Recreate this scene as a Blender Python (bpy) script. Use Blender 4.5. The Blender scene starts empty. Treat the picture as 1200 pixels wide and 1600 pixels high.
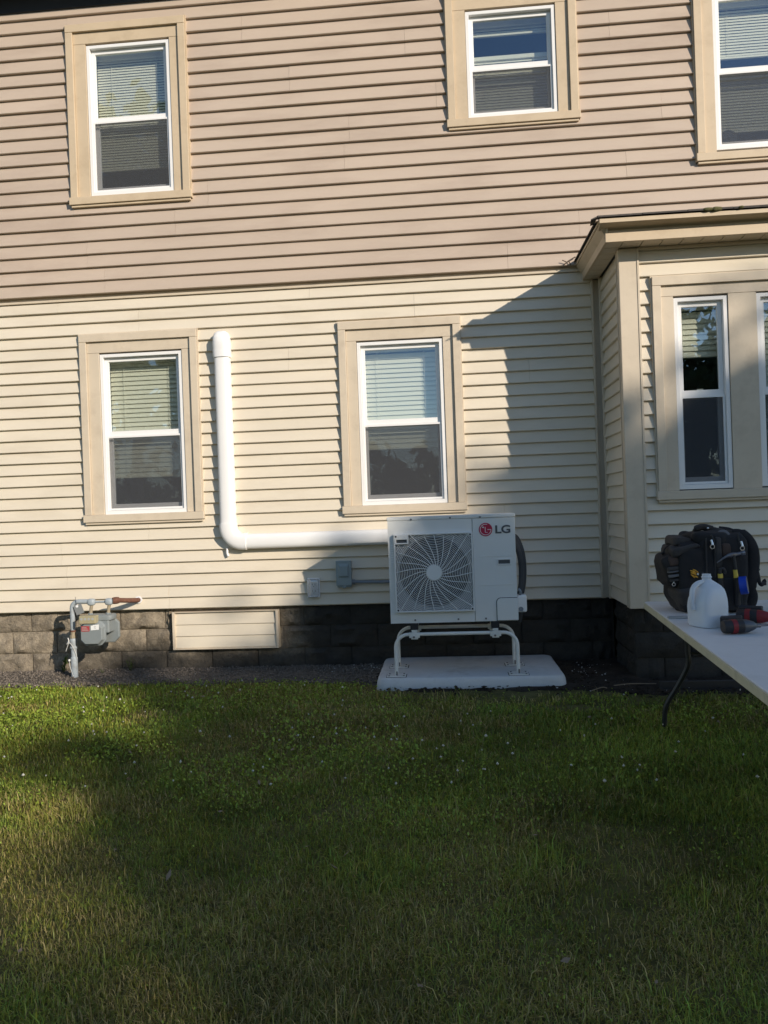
import bpy, bmesh, math, random
import numpy as np
from mathutils import Vector, Matrix, noise as mnoise

random.seed(7)
rng = np.random.default_rng(11)
scene = bpy.context.scene
col = scene.collection
PI = math.pi
EYE = 1.36                      # eye height above the lawn, metres

# ------------------------------------------------------------------ camera
def make_camera():
    yaw, pitch, roll = math.radians(-4.542), math.radians(-0.258), math.radians(-2.056)
    d = Vector((math.sin(yaw)*math.cos(pitch), math.cos(yaw)*math.cos(pitch), math.sin(pitch)))
    r = Vector((math.cos(yaw), -math.sin(yaw), 0)); u = r.cross(d)
    r2 = r*math.cos(roll) + u*math.sin(roll); u2 = -r*math.sin(roll) + u*math.cos(roll)
    cam = bpy.data.cameras.new('camera'); ob = bpy.data.objects.new('camera', cam); col.objects.link(ob)
    m = Matrix((r2, u2, -d)).transposed().to_4x4(); m.translation = (0, -6.581, EYE)
    ob.matrix_world = m
    cam.sensor_fit = 'VERTICAL'; cam.sensor_height = 24; cam.sensor_width = 18; cam.lens = 18.0
    cam.clip_start = 0.05; cam.clip_end = 2000
    scene.camera = ob
make_camera()

# ------------------------------------------------------------------ sky, sun, exposure
SUN_L = Vector((-1.03, 1.0, -0.575)).normalized()      # direction the sunlight travels
S = -SUN_L
SUN_EL = math.asin(S.z)
world = bpy.data.worlds.new('World'); scene.world = world; world.use_nodes = True
nt = world.node_tree; nt.nodes.clear()
sky = nt.nodes.new('ShaderNodeTexSky'); sky.sky_type = 'NISHITA'; sky.sun_disc = False
sky.sun_elevation = SUN_EL; sky.sun_rotation = math.atan2(S.x, S.y)
sky.altitude = 100; sky.air_density = 1.0; sky.dust_density = 0.2; sky.ozone_density = 2.2
bg = nt.nodes.new('ShaderNodeBackground'); bg.inputs['Strength'].default_value = 0.15
wo = nt.nodes.new('ShaderNodeOutputWorld')
nt.links.new(sky.outputs[0], bg.inputs[0]); nt.links.new(bg.outputs[0], wo.inputs[0])
sun = bpy.data.lights.new('sun', 'SUN'); sun.energy = 5.0; sun.angle = math.radians(0.53); sun.color = (1.0, 0.89, 0.755)
so = bpy.data.objects.new('sun', sun); col.objects.link(so)
so.rotation_euler = SUN_L.to_track_quat('-Z', 'Y').to_euler(); so.location = S*40
vs = scene.view_settings
vs.view_transform = 'Standard'; vs.look = 'None'; vs.exposure = 0.0; vs.gamma = 1.0; vs.use_curve_mapping = False
scene.render.engine = 'CYCLES'
scene.cycles.transparent_max_bounces = 24; scene.cycles.max_bounces = 8

# ------------------------------------------------------------------ materials
class NT:
    def __init__(s, name):
        s.m = bpy.data.materials.new(name); s.m.use_nodes = True
        s.t = s.m.node_tree; s.t.nodes.clear()
        s.out = s.t.nodes.new('ShaderNodeOutputMaterial')
    def n(s, typ, **kw):
        nd = s.t.nodes.new(typ)
        for k, v in kw.items():
            if k in nd.inputs: nd.inputs[k].default_value = v
            else: setattr(nd, k, v)
        return nd
    def l(s, a, b): s.t.links.new(a, b)

def rgba(c): return (c[0], c[1], c[2], 1)

def pmat(name, c, rough=0.5, metal=0.0, var=0.08, vscale=6.0, stretch=(1, 1, 1), dirt=None, dscale=2.0, damt=0.0, dlo=0.5, dhi=0.75,
         bump=0.0, bscale=60.0, bstretch=(1, 1, 1), spec=0.4, objvar=0.0, coat=0.0, bdist=0.002):
    """Principled base colour with a value wobble, optional dirt patches and fine bump."""
    k = NT(name)
    tc = k.n('ShaderNodeTexCoord')
    mp = k.n('ShaderNodeMapping'); mp.inputs['Scale'].default_value = stretch
    geo = k.n('ShaderNodeNewGeometry')
    k.l(geo.outputs['Position'], mp.inputs['Vector'])
    nz = k.n('ShaderNodeTexNoise', Scale=vscale, Detail=5.0, Roughness=0.6); k.l(mp.outputs[0], nz.inputs['Vector'])
    mr = k.n('ShaderNodeMapRange'); mr.inputs['From Min'].default_value = 0.25; mr.inputs['From Max'].default_value = 0.75
    mr.inputs['To Min'].default_value = 1-var; mr.inputs['To Max'].default_value = 1+var
    k.l(nz.outputs['Fac'], mr.inputs['Value'])
    hs = k.n('ShaderNodeHueSaturation'); hs.inputs['Color'].default_value = rgba(c)
    if objvar:
        oi = k.n('ShaderNodeObjectInfo')
        m2 = k.n('ShaderNodeMapRange'); m2.inputs['To Min'].default_value = 1-objvar; m2.inputs['To Max'].default_value = 1+objvar
        k.l(oi.outputs['Random'], m2.inputs['Value'])
        mu = k.n('ShaderNodeMath', operation='MULTIPLY'); k.l(mr.outputs[0], mu.inputs[0]); k.l(m2.outputs[0], mu.inputs[1])
        k.l(mu.outputs[0], hs.inputs['Value'])
    else: k.l(mr.outputs[0], hs.inputs['Value'])
    colout = hs.outputs[0]
    if damt:
        n2 = k.n('ShaderNodeTexNoise', Scale=dscale, Detail=6.0, Roughness=0.65); k.l(mp.outputs[0], n2.inputs['Vector'])
        r2 = k.n('ShaderNodeMapRange'); r2.inputs['From Min'].default_value = dlo; r2.inputs['From Max'].default_value = dhi
        r2.inputs['To Max'].default_value = damt
        k.l(n2.outputs['Fac'], r2.inputs['Value'])
        mx = k.n('ShaderNodeMixRGB'); mx.inputs['Color2'].default_value = rgba(dirt)
        k.l(r2.outputs[0], mx.inputs['Fac']); k.l(colout, mx.inputs['Color1']); colout = mx.outputs[0]
    b = k.n('ShaderNodeBsdfPrincipled'); b.inputs['Roughness'].default_value = rough; b.inputs['Metallic'].default_value = metal
    b.inputs['Specular IOR Level'].default_value = spec
    if coat: b.inputs['Coat Weight'].default_value = coat
    k.l(colout, b.inputs['Base Color'])
    if bump:
        mb = k.n('ShaderNodeMapping'); mb.inputs['Scale'].default_value = bstretch
        k.l(geo.outputs['Position'], mb.inputs['Vector'])
        n3 = k.n('ShaderNodeTexNoise', Scale=bscale, Detail=4.0); k.l(mb.outputs[0], n3.inputs['Vector'])
        bp = k.n('ShaderNodeBump', Strength=bump, Distance=bdist); k.l(n3.outputs['Fac'], bp.inputs['Height'])
        k.l(bp.outputs[0], b.inputs['Normal'])
    k.l(b.outputs[0], k.out.inputs['Surface'])
    return k.m

M = {}
M['cream'] = pmat('cream_vinyl', (0.665, 0.592, 0.472), 0.5, var=0.05, vscale=1.6, stretch=(0.6, 1, 2.5), dirt=(0.43, 0.36, 0.255), dscale=1.7, damt=0.32,
                  bump=0.25, bscale=40, bstretch=(0.5, 1, 6), objvar=0.022, bdist=0.0015)
M['taupe'] = pmat('taupe_vinyl', (0.495, 0.40, 0.318), 0.5, var=0.06, vscale=1.2, stretch=(0.6, 1, 2.2), dirt=(0.33, 0.245, 0.19), dscale=1.1, damt=0.42, dlo=0.5, dhi=0.7,
                  bump=0.25, bscale=40, bstretch=(0.5, 1, 6), objvar=0.025, bdist=0.0015)
M['trim_tan'] = pmat('tan_casing', (0.57, 0.455, 0.315), 0.5, var=0.05, vscale=3, dirt=(0.40, 0.30, 0.19), dscale=7, damt=0.4, bump=0.2, bscale=50)
M['trim_cream'] = pmat('cream_casing', (0.60, 0.51, 0.39), 0.5, var=0.05, vscale=3, dirt=(0.42, 0.34, 0.25), dscale=7, damt=0.4, bump=0.2, bscale=50)
M['white'] = pmat('white_vinyl', (0.80, 0.79, 0.77), 0.35, var=0.03, dirt=(0.55, 0.53, 0.5), dscale=6, damt=0.15)
M['duct'] = pmat('white_duct', (0.82, 0.81, 0.79), 0.4, var=0.02, vscale=3, dirt=(0.6, 0.57, 0.52), dscale=3, damt=0.15)
M['dark_trim'] = pmat('dark_brown_paint', (0.035, 0.032, 0.033), 0.5, var=0.1)
M['shingle'] = pmat('asphalt_shingle', (0.075, 0.065, 0.058), 0.9, var=0.25, vscale=30, bump=0.6, bscale=180, objvar=0.15)
M['moss'] = pmat('moss', (0.10, 0.095, 0.04), 0.95, var=0.3, vscale=40, bump=0.8, bscale=120)
M['mortar'] = pmat('mortar', (0.17, 0.15, 0.12), 0.95, var=0.2, vscale=12, bump=0.6, bscale=90)
M['interior'] = pmat('interior_paint', (0.17, 0.17, 0.18), 0.8)
M['floor_in'] = pmat('interior_floor', (0.10, 0.06, 0.035), 0.6)
M['slat'] = pmat('blind_slat', (0.80, 0.79, 0.72), 0.45, var=0.02)
M['cord'] = pmat('blind_cord', (0.75, 0.74, 0.68), 0.7)
M['cab'] = pmat('cabinet_paint', (0.70, 0.70, 0.675), 0.42, var=0.02, vscale=2, dirt=(0.5, 0.48, 0.44), dscale=3, damt=0.12, bump=0.1, bscale=400)
M['grille'] = pmat('grille_plastic', (0.70, 0.70, 0.68), 0.45, var=0.02)
M['blackin'] = pmat('dark_interior', (0.02, 0.02, 0.022), 0.6)
M['fan'] = pmat('fan_plastic', (0.05, 0.05, 0.055), 0.45)
M['screw'] = pmat('screw_steel', (0.18, 0.18, 0.19), 0.4, metal=0.8)
M['red'] = pmat('emblem_red', (0.42, 0.012, 0.05), 0.4, var=0.02)
M['ltr'] = pmat('lettering_grey', (0.085, 0.09, 0.095), 0.5, var=0.02)
M['wht'] = pmat('emblem_white', (0.8, 0.8, 0.8), 0.4, var=0.01)
M['stand'] = pmat('stand_paint', (0.70, 0.69, 0.65), 0.4, var=0.04, dirt=(0.4, 0.36, 0.3), dscale=9, damt=0.2)
M['pad'] = pmat('pad_concrete', (0.56, 0.56, 0.55), 0.85, var=0.10, vscale=5, dirt=(0.20, 0.18, 0.155), dscale=5, damt=0.55, dlo=0.52, dhi=0.78, bump=0.5, bscale=70, bdist=0.003)
M['foam'] = pmat('pipe_insulation', (0.045, 0.047, 0.05), 0.7, var=0.1, bump=0.5, bscale=50)
M['boxgrey'] = pmat('grey_enclosure', (0.27, 0.315, 0.315), 0.5, var=0.04)
M['conduit'] = pmat('grey_conduit', (0.20, 0.23, 0.26), 0.5, var=0.05)
M['meter'] = pmat('meter_paint', (0.21, 0.235, 0.24), 0.5, var=0.08, vscale=14, dirt=(0.16, 0.15, 0.13), dscale=14, damt=0.4, bump=0.2, bscale=120)
M['pipe'] = pmat('riser_paint', (0.33, 0.37, 0.395), 0.5, var=0.1, vscale=20, dirt=(0.2, 0.17, 0.13), dscale=16, damt=0.5, bump=0.2, bscale=120)
M['rust'] = pmat('rust', (0.135, 0.060, 0.038), 0.9, var=0.35, vscale=40, dirt=(0.20, 0.11, 0.075), dscale=45, damt=0.6, bump=0.8, bscale=160)
M['brass'] = pmat('worn_brass', (0.30, 0.25, 0.17), 0.55, var=0.2, vscale=40)
M['indexbox'] = pmat('index_box', (0.36, 0.32, 0.20), 0.5, var=0.08, vscale=30, dirt=(0.22, 0.18, 0.1), dscale=40, damt=0.5)
M['label_red'] = pmat('label_red', (0.36, 0.05, 0.05), 0.5)
M['label_white'] = pmat('label_white', (0.75, 0.75, 0.73), 0.5)
M['label_grey'] = pmat('label_grey', (0.35, 0.36, 0.35), 0.5)
M['string'] = pmat('white_string', (0.7, 0.69, 0.65), 0.8)
M['tag'] = pmat('grey_tag', (0.27, 0.28, 0.28), 0.5, metal=0.3)
M['table_top'] = pmat('table_top', (0.72, 0.71, 0.68), 0.55, var=0.07, vscale=4, dirt=(0.36, 0.34, 0.30), dscale=4, damt=0.35, bump=0.15, bscale=120)
M['table_edge'] = pmat('table_edge', (0.56, 0.52, 0.37), 0.6, var=0.08, vscale=9, dirt=(0.3, 0.26, 0.17), dscale=14, damt=0.5)
M['blkmetal'] = pmat('black_steel', (0.022, 0.022, 0.024), 0.4, var=0.1, spec=0.5)
M['canvas'] = pmat('black_canvas', (0.020, 0.019, 0.020), 0.85, var=0.2, vscale=14, bump=0.8, bscale=320, dirt=(0.05, 0.043, 0.036), dscale=9, damt=0.5)
M['canvas2'] = pmat('charcoal_canvas', (0.048, 0.044, 0.042), 0.85, var=0.2, vscale=14, bump=0.8, bscale=320, dirt=(0.08, 0.07, 0.06), dscale=9, damt=0.5)
M['canvas_brown'] = pmat('brown_canvas', (0.075, 0.050, 0.040), 0.85, var=0.2, vscale=14, bump=0.8, bscale=320)
M['stripe'] = pmat('grey_webbing', (0.14, 0.14, 0.145), 0.8, bump=0.6, bscale=300)
M['silver'] = pmat('zip_metal', (0.62, 0.62, 0.64), 0.3, metal=0.9)
M['steel'] = pmat('hammer_steel', (0.20, 0.20, 0.21), 0.38, metal=0.85, dirt=(0.1, 0.06, 0.04), dscale=20, damt=0.4)
M['yellow'] = pmat('yellow_plastic', (0.62, 0.45, 0.07), 0.5)
M['orange'] = pmat('orange_print', (0.72, 0.36, 0.04), 0.5)
M['blue'] = pmat('blue_tape', (0.012, 0.055, 0.42), 0.45, var=0.06)
M['card'] = pmat('cardboard_core', (0.42, 0.36, 0.27), 0.8)
M['toolred'] = pmat('tool_red', (0.22, 0.016, 0.018), 0.45, var=0.1)
M['toolblk'] = pmat('tool_black', (0.025, 0.023, 0.024), 0.55, var=0.1)
M['toolgrey'] = pmat('tool_grey', (0.10, 0.105, 0.115), 0.4, metal=0.5)
M['twig'] = pmat('dry_twig', (0.24, 0.18, 0.12), 0.9, var=0.2)
M['bark'] = pmat('bark', (0.10, 0.075, 0.055), 0.95, var=0.3, vscale=8, bump=0.8, bscale=20)

def glass_mat():
    k = NT('window_glass')
    lw = k.n('ShaderNodeLayerWeight', Blend=0.5)
    p = k.n('ShaderNodeMath', operation='POWER'); p.inputs[1].default_value = 4.0; k.l(lw.outputs['Facing'], p.inputs[0])
    ma = k.n('ShaderNodeMath', operation='MULTIPLY_ADD'); ma.inputs[1].default_value = 0.9; ma.inputs[2].default_value = 0.12; k.l(p.outputs[0], ma.inputs[0])
    tr = k.n('ShaderNodeBsdfTransparent'); tr.inputs['Color'].default_value = (0.925, 0.94, 0.905, 1)
    gl = k.n('ShaderNodeBsdfGlossy', Roughness=0.0); gl.inputs['Color'].default_value = (0.72, 0.84, 1, 1)
    geo = k.n('ShaderNodeNewGeometry')
    nz = k.n('ShaderNodeTexNoise', Scale=3.0, Detail=1.0); k.l(geo.outputs['Position'], nz.inputs['Vector'])
    bp = k.n('ShaderNodeBump', Strength=0.05, Distance=0.02); k.l(nz.outputs['Fac'], bp.inputs['Height']); k.l(bp.outputs[0], gl.inputs['Normal'])
    mx = k.n('ShaderNodeMixShader'); k.l(ma.outputs[0], mx.inputs[0]); k.l(tr.outputs[0], mx.inputs[1]); k.l(gl.outputs[0], mx.inputs[2])
    k.l(mx.outputs[0], k.out.inputs['Surface']); return k.m
M['glass'] = glass_mat()

def screen_mat():
    k = NT('insect_screen')
    tr = k.n('ShaderNodeBsdfTransparent'); df = k.n('ShaderNodeBsdfDiffuse'); df.inputs['Color'].default_value = (0.10, 0.105, 0.115, 1)
    mx = k.n('ShaderNodeMixShader'); mx.inputs[0].default_value = 0.34
    k.l(tr.outputs[0], mx.inputs[1]); k.l(df.outputs[0], mx.inputs[2]); k.l(mx.outputs[0], k.out.inputs['Surface']); return k.m
M['screen'] = screen_mat()

def clear_mat():
    k = NT('clear_plastic')
    tr = k.n('ShaderNodeBsdfTransparent'); tr.inputs['Color'].default_value = (0.86, 0.88, 0.9, 1)
    gl = k.n('ShaderNodeBsdfGlossy', Roughness=0.12); df = k.n('ShaderNodeBsdfDiffuse'); df.inputs['Color'].default_value = (0.85, 0.86, 0.88, 1)
    m1 = k.n('ShaderNodeMixShader'); m1.inputs[0].default_value = 0.5; k.l(gl.outputs[0], m1.inputs[1]); k.l(df.outputs[0], m1.inputs[2])
    mx = k.n('ShaderNodeMixShader'); mx.inputs[0].default_value = 0.33
    k.l(tr.outputs[0], mx.inputs[1]); k.l(m1.outputs[0], mx.inputs[2]); k.l(mx.outputs[0], k.out.inputs['Surface']); return k.m
M['clear'] = clear_mat()

def milky_mat():
    k = NT('milky_plastic')
    df = k.n('ShaderNodeBsdfDiffuse'); df.inputs['Color'].default_value = (0.80, 0.83, 0.86, 1)
    tl = k.n('ShaderNodeBsdfTranslucent'); tl.inputs['Color'].default_value = (0.80, 0.84, 0.88, 1)
    gl = k.n('ShaderNodeBsdfGlossy', Roughness=0.35); gl.inputs['Color'].default_value = (0.9, 0.9, 0.9, 1)
    m1 = k.n('ShaderNodeMixShader'); m1.inputs[0].default_value = 0.35; k.l(df.outputs[0], m1.inputs[1]); k.l(tl.outputs[0], m1.inputs[2])
    m2 = k.n('ShaderNodeMixShader'); m2.inputs[0].default_value = 0.05; k.l(m1.outputs[0], m2.inputs[1]); k.l(gl.outputs[0], m2.inputs[2])
    k.l(m2.outputs[0], k.out.inputs['Surface']); return k.m
M['milky'] = milky_mat()

def leaf_mat(name, attr=True, c=(0.06, 0.10, 0.03), trans=0.35):
    k = NT(name)
    if attr:
        a = k.n('ShaderNodeVertexColor'); a.layer_name = 'col'; o = a.outputs['Color']
    else:
        g = k.n('ShaderNodeNewGeometry'); nz = k.n('ShaderNodeTexNoise', Scale=3.0); k.l(g.outputs['Position'], nz.inputs['Vector'])
        hs = k.n('ShaderNodeHueSaturation'); hs.inputs['Color'].default_value = rgba(c)
        mr = k.n('ShaderNodeMapRange'); mr.inputs['To Min'].default_value = 0.6; mr.inputs['To Max'].default_value = 1.4
        k.l(nz.outputs['Fac'], mr.inputs['Value']); k.l(mr.outputs[0], hs.inputs['Value']); o = hs.outputs[0]
    df = k.n('ShaderNodeBsdfDiffuse'); tl = k.n('ShaderNodeBsdfTranslucent'); gl = k.n('ShaderNodeBsdfGlossy', Roughness=0.45)
    gl.inputs['Color'].default_value = (0.5, 0.5, 0.5, 1)
    k.l(o, df.inputs['Color']); k.l(o, tl.inputs['Color'])
    m1 = k.n('ShaderNodeMixShader'); m1.inputs[0].default_value = trans; k.l(df.outputs[0], m1.inputs[1]); k.l(tl.outputs[0], m1.inputs[2])
    m2 = k.n('ShaderNodeMixShader'); m2.inputs[0].default_value = 0.04; k.l(m1.outputs[0], m2.inputs[1]); k.l(gl.outputs[0], m2.inputs[2])
    k.l(m2.outputs[0], k.out.inputs['Surface']); return k.m
M['grass'] = leaf_mat("grass_blade", trans=0.25)
M['leaf'] = leaf_mat('tree_leaf', False, (0.05, 0.085, 0.025))
M['weed'] = leaf_mat('weed_leaf', False, (0.10, 0.15, 0.035))
M['clover'] = leaf_mat('clover_head', False, (0.62, 0.60, 0.52), 0.2)

def stone_mat():
    k = NT('rock_face_block')
    geo = k.n('ShaderNodeNewGeometry'); oi = k.n('ShaderNodeObjectInfo')
    n1 = k.n('ShaderNodeTexNoise', Scale=16.0, Detail=10.0, Roughness=0.78); k.l(geo.outputs['Position'], n1.inputs['Vector'])
    r1 = k.n('ShaderNodeValToRGB'); r1.color_ramp.elements[0].position = 0.34; r1.color_ramp.elements[0].color = (0.15, 0.122, 0.088, 1)
    r1.color_ramp.elements[1].position = 0.72; r1.color_ramp.elements[1].color = (0.40, 0.335, 0.245, 1)
    k.l(n1.outputs['Fac'], r1.inputs['Fac'])
    hs = k.n('ShaderNodeHueSaturation'); k.l(r1.outputs[0], hs.inputs['Color'])
    m2 = k.n('ShaderNodeMapRange'); m2.inputs['To Min'].default_value = 0.8; m2.inputs['To Max'].default_value = 1.15; k.l(oi.outputs['Random'], m2.inputs['Value']); k.l(m2.outputs[0], hs.inputs['Value'])
    # splash-back soot: algae and damp near the soil, ragged upper edge; to the right, shade of heat pump and trees painted near-black
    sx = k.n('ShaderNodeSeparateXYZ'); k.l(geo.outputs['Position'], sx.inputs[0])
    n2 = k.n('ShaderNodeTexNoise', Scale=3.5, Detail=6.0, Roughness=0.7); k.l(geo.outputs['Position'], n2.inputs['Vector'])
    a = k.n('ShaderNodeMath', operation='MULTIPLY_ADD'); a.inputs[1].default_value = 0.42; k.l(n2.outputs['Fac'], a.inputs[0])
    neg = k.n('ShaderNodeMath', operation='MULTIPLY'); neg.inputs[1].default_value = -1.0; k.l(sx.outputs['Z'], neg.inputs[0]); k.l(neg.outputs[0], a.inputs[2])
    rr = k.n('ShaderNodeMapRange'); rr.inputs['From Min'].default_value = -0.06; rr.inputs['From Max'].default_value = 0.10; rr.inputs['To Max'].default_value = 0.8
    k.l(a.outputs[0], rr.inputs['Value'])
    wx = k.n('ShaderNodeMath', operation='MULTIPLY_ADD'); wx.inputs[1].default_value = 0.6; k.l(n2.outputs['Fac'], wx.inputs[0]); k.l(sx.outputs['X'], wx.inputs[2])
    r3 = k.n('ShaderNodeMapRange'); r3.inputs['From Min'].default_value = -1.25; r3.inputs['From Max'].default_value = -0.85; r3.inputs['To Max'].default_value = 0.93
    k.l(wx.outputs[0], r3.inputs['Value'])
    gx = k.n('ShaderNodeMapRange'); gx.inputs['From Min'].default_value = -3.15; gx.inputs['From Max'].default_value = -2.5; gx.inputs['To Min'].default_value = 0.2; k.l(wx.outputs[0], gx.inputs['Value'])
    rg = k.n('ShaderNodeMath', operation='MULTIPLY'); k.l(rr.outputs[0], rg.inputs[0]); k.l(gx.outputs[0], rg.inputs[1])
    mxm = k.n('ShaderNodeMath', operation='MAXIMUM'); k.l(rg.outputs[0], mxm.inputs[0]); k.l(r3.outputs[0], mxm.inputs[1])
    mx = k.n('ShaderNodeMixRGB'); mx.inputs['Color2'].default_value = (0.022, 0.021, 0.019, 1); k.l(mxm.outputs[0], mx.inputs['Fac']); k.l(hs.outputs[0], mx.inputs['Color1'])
    b = k.n('ShaderNodeBsdfPrincipled', Roughness=0.92); k.l(mx.outputs[0], b.inputs['Base Color'])
    n3 = k.n('ShaderNodeTexNoise', Scale=15.0, Detail=10.0, Roughness=0.72); k.l(geo.outputs['Position'], n3.inputs['Vector'])
    bp = k.n('ShaderNodeBump', Strength=1.0, Distance=0.03); k.l(n3.outputs['Fac'], bp.inputs['Height']); k.l(bp.outputs[0], b.inputs['Normal'])
    k.l(b.outputs[0], k.out.inputs['Surface']); return k.m
M['stone'] = stone_mat()

def soil_mat(name, c1, c2, scale, bump=0.8):
    k = NT(name); geo = k.n('ShaderNodeNewGeometry')
    n1 = k.n('ShaderNodeTexNoise', Scale=scale, Detail=9.0, Roughness=0.7); k.l(geo.outputs['Position'], n1.inputs['Vector'])
    r1 = k.n('ShaderNodeValToRGB'); r1.color_ramp.elements[0].position = 0.32; r1.color_ramp.elements[0].color = rgba(c1)
    r1.color_ramp.elements[1].position = 0.7; r1.color_ramp.elements[1].color = rgba(c2); k.l(n1.outputs['Fac'], r1.inputs['Fac'])
    b = k.n('ShaderNodeBsdfPrincipled', Roughness=0.95); k.l(r1.outputs[0], b.inputs['Base Color']); b.inputs['Specular IOR Level'].default_value = 0.2
    n3 = k.n('ShaderNodeTexNoise', Scale=scale*5, Detail=8.0); k.l(geo.outputs['Position'], n3.inputs['Vector'])
    bp = k.n('ShaderNodeBump', Strength=bump, Distance=0.02); k.l(n3.outputs['Fac'], bp.inputs['Height']); k.l(bp.outputs[0], b.inputs['Normal'])
    k.l(b.outputs[0], k.out.inputs['Surface']); return k.m
M['lawn'] = soil_mat('lawn_ground', (0.060, 0.060, 0.018), (0.17, 0.15, 0.055), 6)
M['soil'] = soil_mat('bare_soil', (0.020, 0.015, 0.011), (0.060, 0.046, 0.034), 7)
M['gravel'] = soil_mat('gravel_bed', (0.060, 0.052, 0.043), (0.19, 0.165, 0.135), 14)
M['pebble'] = pmat('pebbles', (0.21, 0.175, 0.14), 0.85, var=0.55, vscale=70, dirt=(0.06, 0.055, 0.05), dscale=60, damt=0.6, dlo=0.4, dhi=0.6)

# ------------------------------------------------------------------ mesh helpers
class MB:
    def __init__(s): s.v = []; s.f = []
    def add(s, vs, fs):
        b = len(s.v); s.v += [tuple(v) for v in vs]; s.f += [tuple(b+i for i in f) for f in fs]; return s
    def box(s, x0, x1, y0, y1, z0, z1):
        return s.add([(x0,y0,z0),(x1,y0,z0),(x1,y1,z0),(x0,y1,z0),(x0,y0,z1),(x1,y0,z1),(x1,y1,z1),(x0,y1,z1)],
                     [(0,3,2,1),(4,5,6,7),(0,1,5,4),(1,2,6,5),(2,3,7,6),(3,0,4,7)])
    def obox(s, c, ax, ay, az, hx, hy, hz):
        c = Vector(c); vs = []
        for k in (-1, 1):
            for (i, j) in ((-1,-1),(1,-1),(1,1),(-1,1)): vs.append(c + ax*hx*i + ay*hy*j + az*hz*k)
        return s.add(vs, [(0,3,2,1),(4,5,6,7),(0,1,5,4),(1,2,6,5),(2,3,7,6),(3,0,4,7)])
    def ring(s, x0, x1, z0, z1, w, y0, y1, wb=None, wt=None):
        """rectangular frame in the XZ plane"""
        wb = w if wb is None else wb; wt = w if wt is None else wt
        a = [(x0,z0),(x1,z0),(x1,z1),(x0,z1)]; b = [(x0+w,z0+wb),(x1-w,z0+wb),(x1-w,z1-wt),(x0+w,z1-wt)]
        vs = [(x,y0,z) for x,z in a]+[(x,y0,z) for x,z in b]+[(x,y1,z) for x,z in a]+[(x,y1,z) for x,z in b]
        fs = []
        for i in range(4):
            j = (i+1) % 4
            fs += [(i,j,4+j,4+i),(8+i,12+i,12+j,8+j),(i,8+i,8+j,j),(4+i,4+j,12+j,12+i)]
        return s.add(vs, fs)
    def tube(s, pts, r, n=10, cap=True, flat=1.0, up=None):
        pts = [Vector(p) for p in pts]; rs = r if isinstance(r, (list, tuple)) else [r]*len(pts)
        prev = None; rings = []
        for i, p in enumerate(pts):
            t = (pts[min(i+1, len(pts)-1)] - pts[max(i-1, 0)]).normalized()
            if prev is None:
                a = Vector(up) if up else (Vector((0,0,1)) if abs(t.z) < 0.9 else Vector((0,1,0)))
                nrm = (a - t*a.dot(t)).normalized()
            else: nrm = (prev - t*prev.dot(t)).normalized()
            prev = nrm; bn = t.cross(nrm)
            rings.append([p + (nrm*math.cos(2*PI*k/n)*flat + bn*math.sin(2*PI*k/n))*rs[i] for k in range(n)])
        vs = [v for rg in rings for v in rg]; fs = []
        for i in range(len(pts)-1):
            for k in range(n):
                fs.append((i*n+k, i*n+(k+1) % n, (i+1)*n+(k+1) % n, (i+1)*n+k))
        if cap: fs += [tuple(range(n-1, -1, -1)), tuple((len(pts)-1)*n+k for k in range(n))]
        return s.add(vs, fs)
    def cyl(s, c, ax, r, h, n=20, r2=None):
        ax = Vector(ax).normalized(); c = Vector(c)
        return s.tube([c, c+ax*h], [r, r if r2 is None else r2], n)
    def loft(s, rings, cap=True):
        n = len(rings[0]); vs = [v for rg in rings for v in rg]; fs = []
        for i in range(len(rings)-1):
            for k in range(n): fs.append((i*n+k, i*n+(k+1) % n, (i+1)*n+(k+1) % n, (i+1)*n+k))
        if cap: fs += [tuple(range(n-1, -1, -1)), tuple((len(rings)-1)*n+k for k in range(n))]
        return s.add(vs, fs)
    def sbox(s, c, h, e=0.35, nu=28, nv=14, rot=None, wob=0.0, seed=0, taper=0.0):
        """superellipsoid: a soft padded box"""
        def sp(x, p): return math.copysign(abs(x)**p, x)
        c = Vector(c); vs = []; fs = []
        for j in range(nv+1):
            ph = -PI/2 + PI*j/nv
            for i in range(nu):
                th = 2*PI*i/nu
                p = Vector((sp(math.cos(ph), e)*sp(math.cos(th), e)*h[0], sp(math.cos(ph), e)*sp(math.sin(th), e)*h[1], sp(math.sin(ph), e)*h[2]))
                f = 1 - taper*(p.z/h[2]); p.x *= f; p.y *= f
                if wob:
                    q = mnoise.noise_vector(p*9 + Vector((seed, seed*2, 0))); q2 = mnoise.noise_vector(p*24 + Vector((seed*3, 0, seed))); p += q*wob+q2*wob*0.35
                if rot: p = rot @ p
                vs.append(c + p)
        for j in range(nv):
            for i in range(nu): fs.append((j*nu+i, j*nu+(i+1) % nu, (j+1)*nu+(i+1) % nu, (j+1)*nu+i))
        return s.add(vs, fs)
    def build(s, name, mat, parent=None, smooth=False, bevel=0.0, seg=2, angle=35, recalc=True):
        me = bpy.data.meshes.new(name); me.from_pydata(s.v, [], s.f)
        if recalc:
            bm = bmesh.new(); bm.from_mesh(me); bmesh.ops.recalc_face_normals(bm, faces=bm.faces); bm.to_mesh(me); bm.free()
        if isinstance(mat, str): mat = M[mat]
        me.materials.append(mat)
        o = bpy.data.objects.new(name, me); col.objects.link(o)
        if smooth: set_smooth(me, angle)
        if bevel:
            b = o.modifiers.new('bevel', 'BEVEL'); b.width = bevel; b.segments = seg; b.limit_method = 'ANGLE'; b.angle_limit = math.radians(40)
        if parent is not None: o.parent = parent; o.matrix_parent_inverse = parent.matrix_world.inverted()
        return o

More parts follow.
